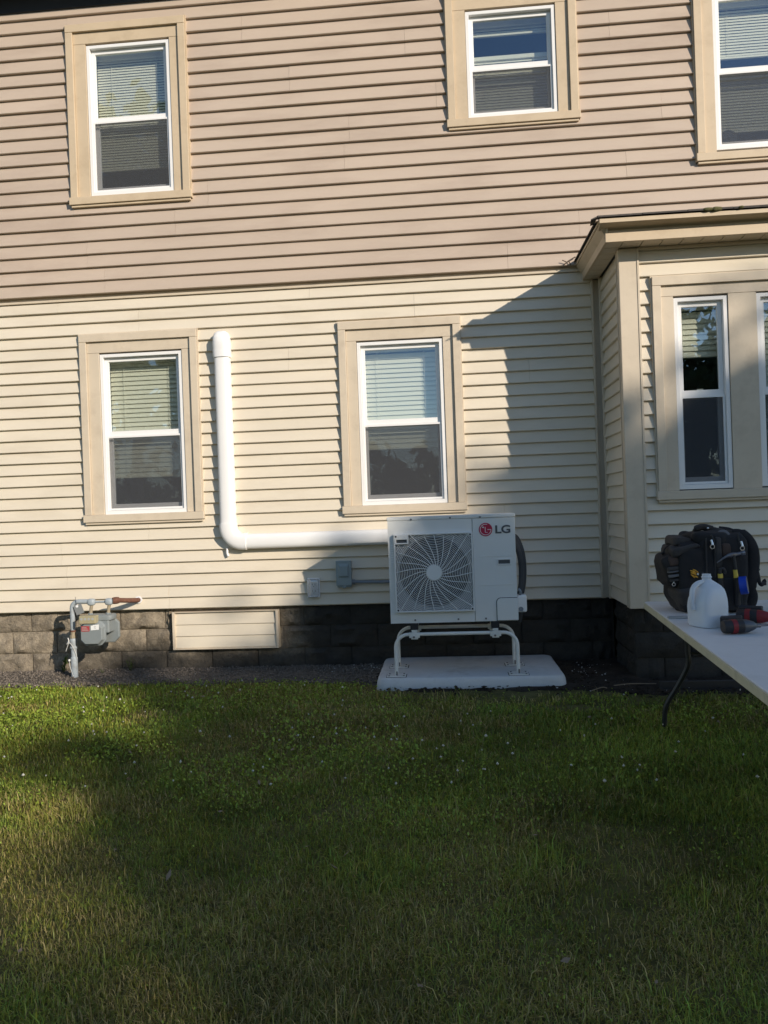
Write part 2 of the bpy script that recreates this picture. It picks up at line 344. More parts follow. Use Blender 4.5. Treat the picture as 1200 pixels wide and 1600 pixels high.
def set_smooth(me, angle):
    me.polygons.foreach_set('use_smooth', [True]*len(me.polygons))
    try: me.set_sharp_from_angle(angle=math.radians(angle))
    except Exception: pass

def tag(o, label=None, cat=None, group=None, kind=None):
    if label: o['label'] = label
    if cat: o['category'] = cat
    if group: o['group'] = group
    if kind: o['kind'] = kind
    return o

def thing(name, loc, label, cat, group=None):
    o = bpy.data.objects.new(name, None); o.empty_display_size = 0.1; col.objects.link(o); o.location = loc
    o.matrix_world = Matrix.Translation(loc)
    return tag(o, label, cat, group)

def link_copy(me_obj, name, parent, loc=None):
    c = me_obj.copy(); c.name = name; col.objects.link(c)
    return c

def arc_pts(c, r, a0, a1, n, plane='xz'):
    out = []
    for i in range(n+1):
        a = a0 + (a1-a0)*i/n
        if plane == 'xz': out.append((c[0]+r*math.cos(a), c[1], c[2]+r*math.sin(a)))
        elif plane == 'yz': out.append((c[0], c[1]+r*math.cos(a), c[2]+r*math.sin(a)))
        else: out.append((c[0]+r*math.cos(a), c[1]+r*math.sin(a), c[2]))
    return out

# ================================================================== GROUND
g = MB().add([(-600,-600,0),(600,-600,0),(600,600,0),(-600,600,0)], [(0,1,2,3)]).build('lawn', 'lawn'); tag(g, kind='structure')

def sheet(name, mat, x0, x1, yfun, yback, z, nx=60, ny=8, hz=0.012):
    mb = MB(); vs = []; fs = []
    for i in range(nx+1):
        x = x0 + (x1-x0)*i/nx; yf = yfun(x)
        for j in range(ny+1):
            t = j/ny; y = yf + (yback-yf)*t
            h = mnoise.noise(Vector((x*5, y*5, 1.3)))*hz
            vs.append((x, y, (z + max(0.002, (h+hz)*min(1, t*4))) if j > 0 else -0.01))
    for i in range(nx):
        for j in range(ny):
            a = i*(ny+1)+j; fs.append((a, a+ny+1, a+ny+2, a+1))
    o = mb.add(vs, fs).build(name, mat, smooth=True, angle=80); tag(o, kind='structure'); return o
def grass_edge(x):
    """front limit (Y) of gravel / bare soil in front of the wall"""
    n = mnoise.noise(Vector((x*1.7, 0.3, 5.0)))*0.09 + mnoise.noise(Vector((x*7, 2.3, 5.0)))*0.06
    if x < -0.75: return -0.60 + n
    if x < -0.35: return -0.60 - 0.36*(x+0.75)/0.4 + n
    if x < 0.9: return -0.97 + n
    if x < 1.4: return -0.97 - 0.20*(x-0.9)/0.5 + n
    return -1.17 + n
sheet('gravel_bed', 'gravel', -7, -0.50, grass_edge, 0.06, 0.006, 90, 10)
sheet('bare_soil', 'soil', -0.50, 5.2, grass_edge, 0.06, 0.006, 90, 12, 0.02)

# ================================================================== HOUSE
house = thing('house', (0, 0, 0), 'two-storey house with taupe siding above cream siding and a bay on the right', 'house')
WX0, WX1 = -6.6, 5.2
ZB, ZBELT, ZTOP = 0.549, 3.333, 5.84
E1, E2 = 0.1016, 0.1164
YU = -0.030                     # upper storey stands 3 cm proud
# windows: x0,x1,z0,z1 of the white frame, meeting rail z
WIN = {
 'ul': dict(r=(-2.991, -2.246, 4.189, 5.502), zm=4.862, c=(-3.167, -2.093, 4.099, 5.676), up=True),
 'um': dict(r=(0.314, 1.057, 4.612, 5.513), zm=5.052, c=(0.142, 1.228, 4.530, 5.690), up=True),
 'ur': dict(r=(2.330, 3.075, 4.206, 5.505), zm=4.868, c=(2.168, 3.237, 4.102, 5.690), up=True),
 'll': dict(r=(-2.986, -2.246, 1.393, 2.805), zm=2.106, c=(-3.162, -2.098, 1.318, 2.976), up=False),
 'lm': dict(r=(-0.706, 0.028, 1.391, 2.790), zm=2.104, c=(-0.865, 0.182, 1.315, 2.962), up=False),
}
YBAY = -0.75; BX0, BX1 = 1.37, 3.75
BW = [dict(r=(1.727, 2.111, 1.421, 2.830), zm=2.130), dict(r=(2.316, 2.916, 1.425, 2.834), zm=2.132)]
BC = (1.567, 3.076, 1.338, 2.983)

def sheath(name, x0, x1, z0, z1, holes, y0, y1, mat, parent):
    xs = sorted(set([x0, x1] + [v for h in holes for v in h[:2]])); zs = sorted(set([z0, z1] + [v for h in holes for v in h[2:]]))
    nx, nz = len(xs)-1, len(zs)-1
    def solid(i, j):
        if i < 0 or j < 0 or i >= nx or j >= nz: return False
        cx, cz = (xs[i]+xs[i+1])/2, (zs[j]+zs[j+1])/2
        return not any(h[0] < cx < h[1] and h[2] < cz < h[3] for h in holes)
    mb = MB()
    for i in range(nx):
        for j in range(nz):
            if not solid(i, j): continue
            a, b, c, d = xs[i], xs[i+1], zs[j], zs[j+1]
            mb.add([(a,y0,c),(b,y0,c),(b,y0,d),(a,y0,d)], [(0,1,2,3)]); mb.add([(a,y1,c),(a,y1,d),(b,y1,d),(b,y1,c)], [(0,1,2,3)])
            if not solid(i-1,j): mb.add([(a,y0,c),(a,y0,d),(a,y1,d),(a,y1,c)], [(0,1,2,3)])
            if not solid(i+1,j): mb.add([(b,y0,c),(b,y1,c),(b,y1,d),(b,y0,d)], [(0,1,2,3)])
            if not solid(i,j-1): mb.add([(a,y0,c),(a,y1,c),(b,y1,c),(b,y0,c)], [(0,1,2,3)])
            if not solid(i,j+1): mb.add([(a,y0,d),(b,y0,d),(b,y1,d),(a,y1,d)], [(0,1,2,3)])
    return mb.build(name, mat, parent, recalc=False)

BOARD_N = [0]
def board(parent, mat, u0, u1, zb, e, lip, place, za=None, zc=None, wob=1.0):
    """one siding course between u0 and u1, wedge profile, slightly wavy like thin vinyl; clipped to za..zc"""
    za = zb if za is None else max(za, zb); zc = zb+e-0.0006 if zc is None else min(zc, zb+e-0.0006)
    if zc-za < 0.004 or u1-u0 < 0.01: return None
    BOARD_N[0] += 1; sd = BOARD_N[0]*1.37
    n = max(1, int((u1-u0)/0.55)); rings = []
    for i in range(n+1):
        u = u0+(u1-u0)*i/n
        dl = mnoise.noise(Vector((u*1.1, zb*7, sd)))*0.0034*wob; dz = mnoise.noise(Vector((u*0.7, zb*5+40, 3)))*0.0030*wob
        def o_at(z): return lip + dl - (lip-0.0045)*((z-zb)/e)
        prof = []
        if za <= zb+1e-6:
            prof += [(0.0, za+dz), (o_at(za)-0.0045, za+dz), (o_at(za), za+0.0045+dz)]
        else: prof += [(0.0, za), (o_at(za), za)]
        zmid = (za+zc)/2
        prof += [(o_at(zmid)+0.0006, zmid), (o_at(zc), zc), (0.0, zc)]
        rings.append([place(u, o, z) for o, z in prof])
    return MB().loft(rings).build('siding_board', mat, parent)

def fit_courses(parent, mat, x0, x1, z0, z1, e, lip, place, holes, seams, wob=1.0):
    n = int(math.ceil((z1-z0)/e - 1e-6))
    for k in range(n):
        zb = z0+k*e; zt = min(zb+e, z1)
        cuts = [x0, x1] + [s for s in seams.get(k//2, [])]
        xs = sorted(set(cuts + [v for h in holes if h[2] < zt and h[3] > zb for v in h[:2]]))
        for a, b in zip(xs[:-1], xs[1:]):
            cx = (a+b)/2; spans = [(zb, zt)]
            for h in holes:
                if h[0] < cx < h[1]:
                    ns = []
                    for p, q in spans:
                        if h[3] <= p or h[2] >= q: ns.append((p, q)); continue
                        if h[2] > p: ns.append((p, h[2]))
                        if h[3] < q: ns.append((h[3], q))
                    spans = ns
            seam_gap = 0.0007
            for p, q in spans:
                board(parent, mat, a+(seam_gap if a in cuts and a != x0 else 0), b-(seam_gap if b in cuts and b != x1 else 0), zb, e, lip, place,
                      None if p <= zb+1e-6 else p, None if q >= zb+e-1e-6 else q, wob)

def cut_rect(c): return (c[0]+0.012, c[1]-0.012, c[2]+0.012, c[3]-0.012)

# --- lower wall
low = sheath('lower_wall', WX0, WX1, 0.5485, 3.36, [WIN['ll']['r'], WIN['lm']['r']], 0.004, 0.12, 'interior', house)
front0 = lambda u, o, z: (u, -o, z)
frontU = lambda u, o, z: (u, YU-o, z)
frontB = lambda u, o, z: (u, YBAY-o, z)
sideB = lambda u, o, z: (BX0-o, u, z)
seamsL = {0: [-2.44], 1: [-3.36, -0.25], 2: [-3.4], 3: [-2.6, 0.5], 9: [0.75], 10: [-1.3], 11: [-2.62], 12: [-2.62, -0.2], 13: [-3.35, -1.1]}
fit_courses(low, 'cream', WX0, BX0-0.0905, ZB, 3.285, E1, 0.0295, front0, [cut_rect(WIN['ll']['c']), cut_rect(WIN['lm']['c'])], seamsL)
MB().box(WX0, BX0-0.0905, -0.026, 0.0, 3.288, 3.308).build('belt_strip', 'trim_cream', house, bevel=0.003)
MB().box(WX0, BX0-0.0905, -0.012, 0.0, 3.3095, 3.3285).build('belt_strip', 'trim_cream', house)
MB().box(WX0, BX0-0.045, 0.001, 0.04, 0.541, 0.5475).build('starter_strip', 'trim_cream', house)
# --- upper wall
upw = sheath('upper_wall', WX0, WX1, 3.3445, 6.05, [WIN[k]['r'] for k in ('ul', 'um', 'ur')], YU+0.004, YU+0.14, 'interior', house)
seamsU = {0: [-2.9, 0.6], 1: [-3.05, 1.2], 2: [-2.25], 3: [-1.95, 1.6], 4: [-0.75], 5: [-0.7, 1.9], 6: [0.05], 7: [-1.2], 8: [-0.2, 1.5], 9: [-1.6], 10: [0.0]}
fit_courses(upw, 'taupe', WX0, WX1, ZBELT, ZTOP, E2, 0.0300, frontU, [cut_rect(WIN[k]['c']) for k in ('ul', 'um', 'ur')], seamsU)
MB().box(WX0, WX1, YU+0.002, 0.0, 3.3300, 3.3440).build('starter_strip', 'taupe', house)
# frieze, eave and roof
MB().box(WX0, WX1, YU-0.03, YU+0.003, ZTOP+0.001, 6.03).build('frieze_board', 'dark_trim', house, bevel=0.004)
MB().box(WX0-0.3, WX1+0.3, -0.36, 0.12, 6.03, 6.05).build('soffit', 'dark_trim', house)
MB().box(WX0-0.3, WX1+0.3, -0.385, -0.36, 6.02, 6.20).build('fascia', 'dark_trim', house, bevel=0.004)
MB().add([(WX0-0.3,-0.42,6.20),(WX1+0.3,-0.42,6.20),(WX1+0.3,3.6,8.6),(WX0-0.3,3.6,8.6),(WX0-0.3,7.6,6.2),(WX1+0.3,7.6,6.2),
          (WX0-0.3,-0.42,6.17),(WX1+0.3,-0.42,6.17),(WX1+0.3,7.6,6.17),(WX0-0.3,7.6,6.17)],
         [(0,1,2,3),(3,2,5,4),(6,9,8,7),(0,6,7,1),(4,5,8,9),(0,3,4,9,6),(1,7,8,5,2)]).build('roof', 'shingle', house)
for (xa, xb) in ((WX0, WX0+0.1), (WX1-0.1, WX1)):
    MB().box(xa+0.003, xb-0.003, 0.125, 7.2, 0.0, 6.03).build('side_wall', 'taupe', house)
MB().box(WX0, WX1, 7.2, 7.3, 0.0, 6.03).build('rear_wall', 'taupe', house)
# rooms seen through the panes
for (za, zb) in ((0.58, 3.25), (3.40, 5.95)):
    MB().box(WX0+0.12, WX1-0.12, 3.2, 3.25, za+0.05, zb).build('room_wall', 'interior', house)
    MB().box(WX0+0.12, WX1-0.12, 0.15, 3.25, za, za+0.04).build('room_floor', 'floor_in', house)
    MB().box(WX0+0.12, WX1-0.12, 0.15, 3.25, zb+0.005, zb+0.03).build('room_ceiling', 'interior', house)
for xp in (-4.6, -1.4, 1.25):
    MB().box(xp, xp+0.08, 0.16, 3.2, 0.63, 3.24).build('room_partition', 'interior', house)
    MB().box(xp+0.12, xp+0.2, 0.16, 3.2, 3.45, 5.94).build('room_partition', 'interior', house)

# --- windows
def window(w, Y, trim, parent, casing=True, lock=False, screen=True):
    x0, x1, z0, z1 = w['r']; zm = w['zm']
    def yo(o): return Y-o
    fr = MB().ring(x0, x1, z0, z1, 0.030, yo(0.020), yo(-0.115), wb=0.034, wt=0.028).build('window', 'white', parent, bevel=0.0025)
    a, b = x0+0.031, x1-0.031
    MB().ring(a, b, zm-0.021, z1-0.029, 0.034, yo(-0.014), yo(-0.040), wb=0.042, wt=0.034).build('upper_sash', 'white', fr, bevel=0.0025)
    MB().ring(a, b, z0+0.035, zm+0.021, 0.036, yo(-0.044), yo(-0.070), wb=0.055, wt=0.040).build('lower_sash', 'white', fr, bevel=0.0025)
    MB().box(a+0.030, b-0.030, yo(-0.024), yo(-0.029), zm+0.014, z1-0.058).build('pane', 'glass', fr)
    MB().box(a+0.032, b-0.032, yo(-0.055), yo(-0.060), z0+0.085, zm-0.014).build('pane', 'glass', fr)
    if screen:
        MB().ring(a, b, z0+0.036, zm-0.022, 0.017, yo(0.004), yo(-0.010)).build('screen_frame', 'white', fr, bevel=0.002)
        MB().box(a+0.016, b-0.016, yo(-0.0025), yo(-0.0030), z0+0.052, zm-0.038).build('insect_screen', 'screen', fr)
    lk = MB()
    xm = (x0+x1)/2
    for dx in ((0,) if x1-x0 < 0.5 else (-0.17, 0.17)):
        lk.box(xm+dx-0.024, xm+dx+0.024, yo(-0.042), yo(-0.066), zm+0.0215, zm+0.033)
    lk.build('sash_lock', 'white', fr, bevel=0.004)
    if casing: casing_for(w['c'], w['r'], Y, trim, fr)
    return fr

def casing_for(c, r, Y, trim, fr, mull=None):
    """two-step casing: proud outer boards, recessed inner boards, a sill, and J-channel edges"""
    x0, x1, z0, z1 = c; a0, a1, b0, b1 = r
    def yo(o): return Y-o
    ow = 0.066; sill = 0.075
    # J channel lips
    MB().box(x0-0.006, x0+0.0015, yo(0.040), yo(-0.002), z0+0.01, z1+0.004).build('channel', trim, fr)
    MB().box(x1-0.0015, x1+0.006, yo(0.040), yo(-0.002), z0+0.01, z1+0.004).build('channel', trim, fr)
    MB().box(x0-0.006, x1+0.006, yo(0.036), yo(-0.002), z1+0.005, z1+0.013).build('channel', trim, fr)
    # outer
    zt = z1-0.062
    MB().box(x0+0.003, x0+ow, yo(0.052), yo(0.000), z0+sill+0.001, zt-0.001).build('casing_board', trim, fr, bevel=0.003)
    MB().box(x1-ow, x1-0.003, yo(0.052), yo(0.000), z0+sill+0.001, zt-0.001).build('casing_board', trim, fr, bevel=0.003)
    MB().box(x0+0.003, x1-0.003, yo(0.054), yo(0.000), zt, z1+0.003).build('casing_board', trim, fr, bevel=0.003)
    # inner
    MB().box(x0+ow+0.001, a0-0.003, yo(0.029), yo(0.001), z0+sill+0.001, b1+0.012).build('casing_board', trim, fr, bevel=0.002)
    MB().box(a1+0.003, x1-ow-0.001, yo(0.029), yo(0.001), z0+sill+0.001, b1+0.012).build('casing_board', trim, fr, bevel=0.002)
    MB().box(x0+ow+0.001, x1-ow-0.001, yo(0.031), yo(0.001), b1+0.013, zt-0.001).build('casing_board', trim, fr, bevel=0.002)
    if mull: MB().box(mull[0]+0.003, mull[1]-0.003, yo(0.0285), yo(0.001), z0+sill+0.001, b1+0.012).build('casing_board', trim, fr, bevel=0.002)
    # sill
    MB().box(x0-0.010, x1+0.010, yo(0.060), yo(0.000), z0+0.010, z0+sill).build('sill', trim, fr, bevel=0.004)
    MB().box(x0+0.004, x1-0.004, yo(0.046), yo(0.000), z0-0.010, z0+0.009).build('sill_lip', trim, fr, bevel=0.003)

window(WIN['ul'], YU, 'trim_tan', house); window(WIN['um'], YU, 'trim_tan', house); window(WIN['ur'], YU, 'trim_tan', house)
window(WIN['ll'], 0, 'trim_cream', house); window(WIN['lm'], 0, 'trim_cream', house)

# --- bay
bay = sheath('bay_wall', BX0, BX1, 0.559, 3.24, [b['r'] for b in BW], YBAY+0.004, YBAY+0.10, 'interior', house)
MB().box(BX0+0.004, BX0+0.09, YBAY+0.101, 0.0, 0.559, 3.24).build('bay_side_wall', 'interior', house)
MB().box(BX1-0.09, BX1-0.004, YBAY+0.101, 0.0, 0.559, 3.24).build('bay_side_wall', 'interior', house)
ZBB = 0.560
fit_courses(bay, 'cream', BX0+0.115, BX1-0.1, ZBB, 3.22, E1, 0.0285, frontB, [cut_rect(BC)], {}, 0.8)
bside = MB().box(BX0+0.0005, BX0+0.0035, YBAY+0.11, -0.05, 0.56, 3.22).build('bay_return', 'cream', house)
fit_courses(bside, 'cream', YBAY+0.045, -0.0785, ZBB, 3.205, E1, 0.0265, sideB, [], {}, 0.8)
w0 = window(BW[0], YBAY, 'trim_cream', house, casing=False); w1 = window(BW[1], YBAY, 'trim_cream', house, casing=False)
casing_for(BC, (BW[0]['r'][0], BW[1]['r'][1], BW[0]['r'][2], BW[0]['r'][3]), YBAY, 'trim_cream', w0, mull=(BW[0]['r'][1], BW[1]['r'][0]))
MB().box(BX0+0.1, BX1-0.1, YBAY+0.75+0.3, YBAY+0.75+0.31, 0.63, 3.2)  # (room continues behind)
# corner posts
cp = MB().box(BX0-0.031, BX0+0.112, YBAY-0.033, YBAY+0.042, 0.552, 3.212)
cp.build('corner_post', 'trim_cream', house, bevel=0.005)
MB().box(BX0+0.1005, BX0+0.1165, YBAY-0.038, YBAY-0.0335, 0.556, 3.21).build('corner_lip', 'trim_cream', house, bevel=0.0015)
MB().box(BX0-0.036, BX0-0.0315, YBAY+0.030, YBAY+0.046, 0.556, 3.21).build('corner_lip', 'trim_cream', house, bevel=0.0015)
MB().box(BX1-0.1, BX1+0.02, YBAY-0.022, YBAY+0.042, 0.552, 3.212).build('corner_post', 'trim_cream', house, bevel=0.005)
# inside corner trim
ic = MB().box(BX0-0.074, BX0-0.001, -0.012, -0.0005, 0.548, 3.21)
ic.build('inside_corner', 'trim_cream', house, bevel=0.003)
MB().box(BX0-0.090, BX0-0.074, -0.037, -0.0005, 0.546, 3.21).build('corner_lip', 'trim_cream', house, bevel=0.002)
MB().box(BX0-0.034, BX0-0.0005, -0.078, -0.062, 0.546, 3.21).build('corner_lip', 'trim_cream', house, bevel=0.002)
# bay soffit, fascia, roof
OX, OY = BX0-0.155, YBAY-0.20          # outer fascia planes
ZS = 3.213
for i in range(18):                     # vented soffit panels running out from the wall
    xa = BX0-0.02+i*0.142
    if xa > BX1: break
    MB().box(xa+0.003, xa+0.139, OY+0.020, YBAY-0.001, ZS+0.004, ZS+0.014).build('soffit_board', 'trim_cream', house, bevel=0.0025)
for i in range(7):
    ya = OY+0.020+i*0.134
    yb = min(ya+0.1325, -0.002)
    MB().box(OX+0.020, BX0-0.0225, ya+0.003, yb-0.002, ZS+0.004, ZS+0.014).build('soffit_board', 'trim_cream', house, bevel=0.0025)
MB().box(OX+0.02, BX1+0.15, OY+0.02, 0.0, ZS+0.0155, ZS+0.02).build('soffit_backer', 'dark_trim', house)
MB().box(BX0+0.113, BX1, YBAY-0.034, YBAY-0.0175, ZS-0.022, ZS+0.003).build('soffit_channel', 'trim_cream', house, bevel=0.003)
XE = BX1+0.17
MB().box(OX, XE, OY-0.002, OY+0.019, ZS-0.003, ZS+0.062).build('fascia', 'trim_tan', house, bevel=0.003)
MB().box(OX+0.02, XE, OY+0.022, OY+0.040, ZS+0.0625, ZS+0.138).build('frieze', 'trim_tan', house)
def prism_x(prof, xa, xb): return MB().loft([[(xa, OY-o, ZS+z) for o, z in prof], [(xb, OY-o, ZS+z) for o, z in prof]])
prism_x([(-0.0215, 0.088), (0.078, 0.112), (0.078, 0.1175), (-0.0215, 0.1175)], OX-0.045, XE).build('cornice', 'trim_tan', house)
prism_x([(0.0785, 0.108), (0.086, 0.108), (0.086, 0.138), (-0.02, 0.138), (-0.02, 0.119), (0.0785, 0.119)], OX-0.055, XE).build('drip_edge', 'trim_tan', house, bevel=0.002)
lp_ = [(-0.0185, -0.003), (0.002, -0.003), (0.002, 0.058), (0.046, 0.110), (0.046, 0.1165), (-0.0185, 0.1165)]
MB().loft([[(OX-o, OY+(0.0195 if z < 0.07 else -0.02), ZS+z) for o, z in lp_], [(OX-o, 0.0, ZS+z) for o, z in lp_]]).build('fascia', 'trim_tan', house, bevel=0.002)
MB().box(OX-0.055, OX+0.018, OY+0.0205, 0.0, ZS+0.1170, ZS+0.138).build('drip_edge', 'trim_tan', house, bevel=0.002)
# roof deck (hip) and shingles
zr = ZS+0.140; rise = 0.30; top = zr+0.95*rise
deck = MB().add([(OX-0.057,OY-0.088,zr),(BX1+0.17,OY-0.088,zr),(BX1+0.17,-0.056,zr+0.98*rise),(OX+0.9,-0.056,zr+0.98*rise),(OX-0.057,-0.056,zr)],
                [(0,1,2,3),(0,3,4),(0,4,2,1),(2,4,3)]).build('bay_roof', 'shingle', house)
for row in range(6):
    y0 = OY-0.100+row*0.155
    for i in range(12):
        xa = OX-0.068 + row*0.155 + i*0.31 - (0.155 if row % 2 else 0)
        xb = xa+0.306
        xa = max(xa, OX-0.068+row*0.155); xb = min(xb, BX1+0.18)
        if xb-xa < 0.05: continue
        za = zr+0.004+max(0, (y0-(OY-0.088)))*rise + random.uniform(0, 0.004); y1 = min(y0+0.20, -0.058); zb = zr+0.004+(y1-(OY-0.088))*rise*0.985
        th = 0.011+random.uniform(0, 0.006)
        MB().add([(xa,y0,za),(xb,y0,za),(xb,y1,zb),(xa,y1,zb),(xa,y0,za+th),(xb,y0,za+th),(xb,y1,zb+0.003),(xa,y1,zb+0.003)],
                 [(0,3,2,1),(4,5,6,7),(0,1,5,4),(1,2,6,5),(2,3,7,6),(3,0,4,7)]).build('shingle', 'shingle', deck)
for i in range(7):                      # hip side: shingles along the left eave
    ya = OY-0.096+i*0.146; yb = min(ya+0.138, -0.058)
    h = max(0.0, 0.22-0.0*i)
    MB().add([(OX-0.070,ya,zr+0.004),(OX-0.070,yb,zr+0.004),(OX-0.070+min(.2,.02+ya-OY+.05),yb,zr+0.004+0.3*min(.2,.02+ya-OY+.05)),(OX-0.070+min(.2,.02+ya-OY+.03),ya,zr+0.004+0.3*min(.2,.02+ya-OY+.03)),
              (OX-0.070,ya,zr+0.015),(OX-0.070,yb,zr+0.015),(OX-0.070+min(.2,.02+ya-OY+.05),yb,zr+0.010+0.3*min(.2,.02+ya-OY+.05)),(OX-0.070+min(.2,.02+ya-OY+.03),ya,zr+0.010+0.3*min(.2,.02+ya-OY+.03))],
             [(0,3,2,1),(4,5,6,7),(0,1,5,4),(1,2,6,5),(2,3,7,6),(3,0,4,7)]).build('shingle', 'shingle', deck)
for (mx, ml, mh) in ((1.92, 0.05, 0.013), (1.97, 0.035, 0.016), (2.12, 0.018, 0.012)):
    MB().sbox((mx, OY-0.085, zr+0.020), (ml, 0.03, mh), e=0.8, nu=14, nv=8, wob=0.02, seed=mx).build('moss_clump', 'moss', deck, smooth=True, angle=80)

# --- foundation of rock-face blocks
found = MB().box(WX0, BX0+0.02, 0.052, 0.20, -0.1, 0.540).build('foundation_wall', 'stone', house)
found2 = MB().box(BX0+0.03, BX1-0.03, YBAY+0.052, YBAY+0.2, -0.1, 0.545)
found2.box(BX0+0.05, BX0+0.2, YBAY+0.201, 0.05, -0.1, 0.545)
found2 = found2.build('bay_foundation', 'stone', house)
def block_mesh(w, h, d, seed, nx=9, nz=5):
    mb = MB(); vs = []; fs = []
    for j in range(nz+1):
        for i in range(nx+1):
            u, v = i/nx, j/nz
            edge = min(u, 1-u)*w/0.035, min(v, 1-v)*h/0.03
            k = min(1, edge[0])*min(1, edge[1])
            dep = d*(0.35+0.65*k) + k*(mnoise.noise(Vector((u*5, v*3, seed*3.1)))*0.040 + mnoise.noise(Vector((u*13, v*7, seed*1.7)))*0.018)
            vs.append((u*w-w/2, -dep, v*h-h/2))
    n0 = len(vs)
    for (u, v) in ((0,0),(1,0),(1,1),(0,1)): vs.append((u*w-w/2, 0.03, v*h-h/2))
    for j in range(nz):
        for i in range(nx):
            a = j*(nx+1)+i; fs.append((a, a+1, a+nx+2, a+nx+1))
    bot = list(range(nx+1)); topr = [nz*(nx+1)+i for i in range(nx+1)]; lef = [j*(nx+1) for j in range(nz+1)]; rig = [j*(nx+1)+nx for j in range(nz+1)]
    fs += [tuple(bot[::-1]+[n0, n0+1]), tuple(topr+[n0+2, n0+3]), tuple(lef+[n0+3, n0]), tuple(rig[::-1]+[n0+1, n0+2])]
    return mb.add(vs, fs)
def place_block(x0, x1, z0, z1, Y, parent, seed, side=False):
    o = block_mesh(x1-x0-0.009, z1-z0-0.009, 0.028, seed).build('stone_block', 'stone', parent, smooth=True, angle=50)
    c = ((x0+x1)/2, (z0+z1)/2)
    if side: o.matrix_world = Matrix.Translation((Y, c[0], c[1])) @ Matrix.Rotation(-PI/2, 4, 'Z')
    else: o.matrix_world = Matrix.Translation((c[0], Y, c[1]))
COV = (-2.418, -1.475, 0.186, 0.532)     # the covered basement opening
rows = [(-0.03, 0.172), (0.172, 0.367), (0.367, 0.539)]
for r_, (za, zb) in enumerate(rows):
    x = WX0 - (0.2 if r_ % 2 else 0.02)
    while x < BX0-0.06:
        w_ = 0.412
        a, b = max(x, WX0), min(x+w_, BX0+0.0)
        segs = [(a, b)]
        if r_ > 0:
            segs = []
            if a < COV[0]: segs.append((a, min(b, COV[0]-0.004)))
            if b > COV[1]: segs.append((max(a, COV[1]+0.004), b))
        for (p, q) in segs:
            if q-p > 0.06: place_block(p, q, za, zb, 0.05, found, x*3.3+r_*7)
        x += w_
    x = BX0+0.012+(0.0 if r_ % 2 else -0.2)
    while x < BX1-0.1:
        a, b = max(x, BX0+0.012), min(x+0.412, BX1-0.04)
        if b-a > 0.05: place_block(a, b, za, zb+(0.005 if r_ == 2 else 0), YBAY+0.05, found2, x*2.3+r_*5+90)
        x += 0.412
    y = YBAY+0.10 + (0.1 if r_ % 2 else 0.0)-0.02
    place_block(YBAY+0.075, YBAY+0.38, za, zb+(0.005 if r_ == 2 else 0), BX0+0.048, found2, r_*5+190, side=True)
    place_block(YBAY+0.38, 0.015, za, zb+(0.005 if r_ == 2 else 0), BX0+0.048, found2, r_*5+290, side=True)
# siding-covered basement opening
cov = MB().ring(COV[0], COV[1], COV[2], COV[3]-0.016, 0.022, -0.024, 0.055, wb=0.012, wt=0.006).build('basement_window_cover', 'trim_cream', house, bevel=0.002)
MB().box(COV[0]+0.01, COV[1]-0.01, 0.010, 0.05, COV[2]+0.005, COV[3]-0.02).build('cover_backing', 'trim_cream', cov)
fit_courses(cov, 'cream', COV[0]+0.0225, COV[1]-0.0225, COV[2]+0.0125, COV[3]-0.024, E1*0.99, 0.0155, lambda u, o, z: (u, 0.004-o, z), [], {})

# ------------------------------------------------------------------ blinds (hang inside, each a thing)
def blind(w, Y, zbot, pitch, label, deep=0.022, tilt=69, off=0.128, ncord=2, ztop=None):
    x0, x1, z0, z1 = w['r']; a, b = x0+0.028, x1-0.028; y = Y+off; zt = z1-0.028 if ztop is None else ztop
    t = thing('window_blind', ((a+b)/2, y, zbot), label, 'blind', 'slatted blinds in the windows')
    MB().box(a, b, y-0.02, y+0.02, zt-0.035, zt).build('head_rail', 'slat', t, bevel=0.003)
    MB().box(a, b, y-deep*0.9, y+deep*0.9, zbot, zbot+0.018).build('bottom_rail', 'slat', t, bevel=0.003)
    mb = MB(); z = zbot+0.034; tl = math.radians(tilt)
    i = 0
    while z < zt-0.04:
        j = random.uniform(-0.03, 0.03)
        c, s_ = math.cos(tl+j)*deep, math.sin(tl+j)*deep
        sag = random.uniform(-0.001, 0.001)
        # outer edge low, inner edge high; slightly cupped
        mb.add([(a+0.003,y-c,z-s_),(b-0.003,y-c,z-s_+sag),(b-0.003,y-0.002,z+0.003+sag),(a+0.003,y-0.002,z+0.003),(b-0.003,y+c,z+s_+sag),(a+0.003,y+c,z+s_)], [(0,1,2,3),(3,2,4,5)])
        z += pitch; i += 1
    tag(mb.build('slats', 'slat', t, smooth=True, angle=60, recalc=False), kind='stuff')
    for k in range(ncord):
        x = a+(b-a)*(0.2+0.6*k/(max(1, ncord-1))) if ncord > 1 else (a+b)/2
        MB().tube([(x, y-deep-0.002, zbot+0.02), (x, y-deep-0.002, zt-0.03)], 0.0016, 5).build('ladder_cord', 'cord', t)
    return t
blind(WIN['ul'], YU, 4.455, 0.024, 'pale mini blind in the upper left window, lowered past the sash rail', deep=0.0125)
blind(WIN['um'], YU, 5.375, 0.024, 'gathered mini blind across the top of the small upper middle window', deep=0.0125)
bl2 = blind(WIN['um'], YU, 4.665, 0.024, 'mini blind in the lower half of the small upper middle window', deep=0.0125, ztop=5.20)
MB().box(0.342, 0.90, YU+0.100, YU+0.110, 4.945, 4.975).build('cross_rail', 'slat', bl2, bevel=0.003)
bl = blind(WIN['ur'], YU, 5.02, 0.024, 'mini blind half lowered in the upper sash of the upper right window', deep=0.0125)
bl = blind(WIN['ur'], YU, 4.40, 0.024, 'mini blind in the lower sash of the upper right window', deep=0.0125, ztop=4.865)
blind(WIN['ll'], 0, 1.715, 0.041, 'pale green slatted blind in the lower left window beside the white duct', deep=0.0245)
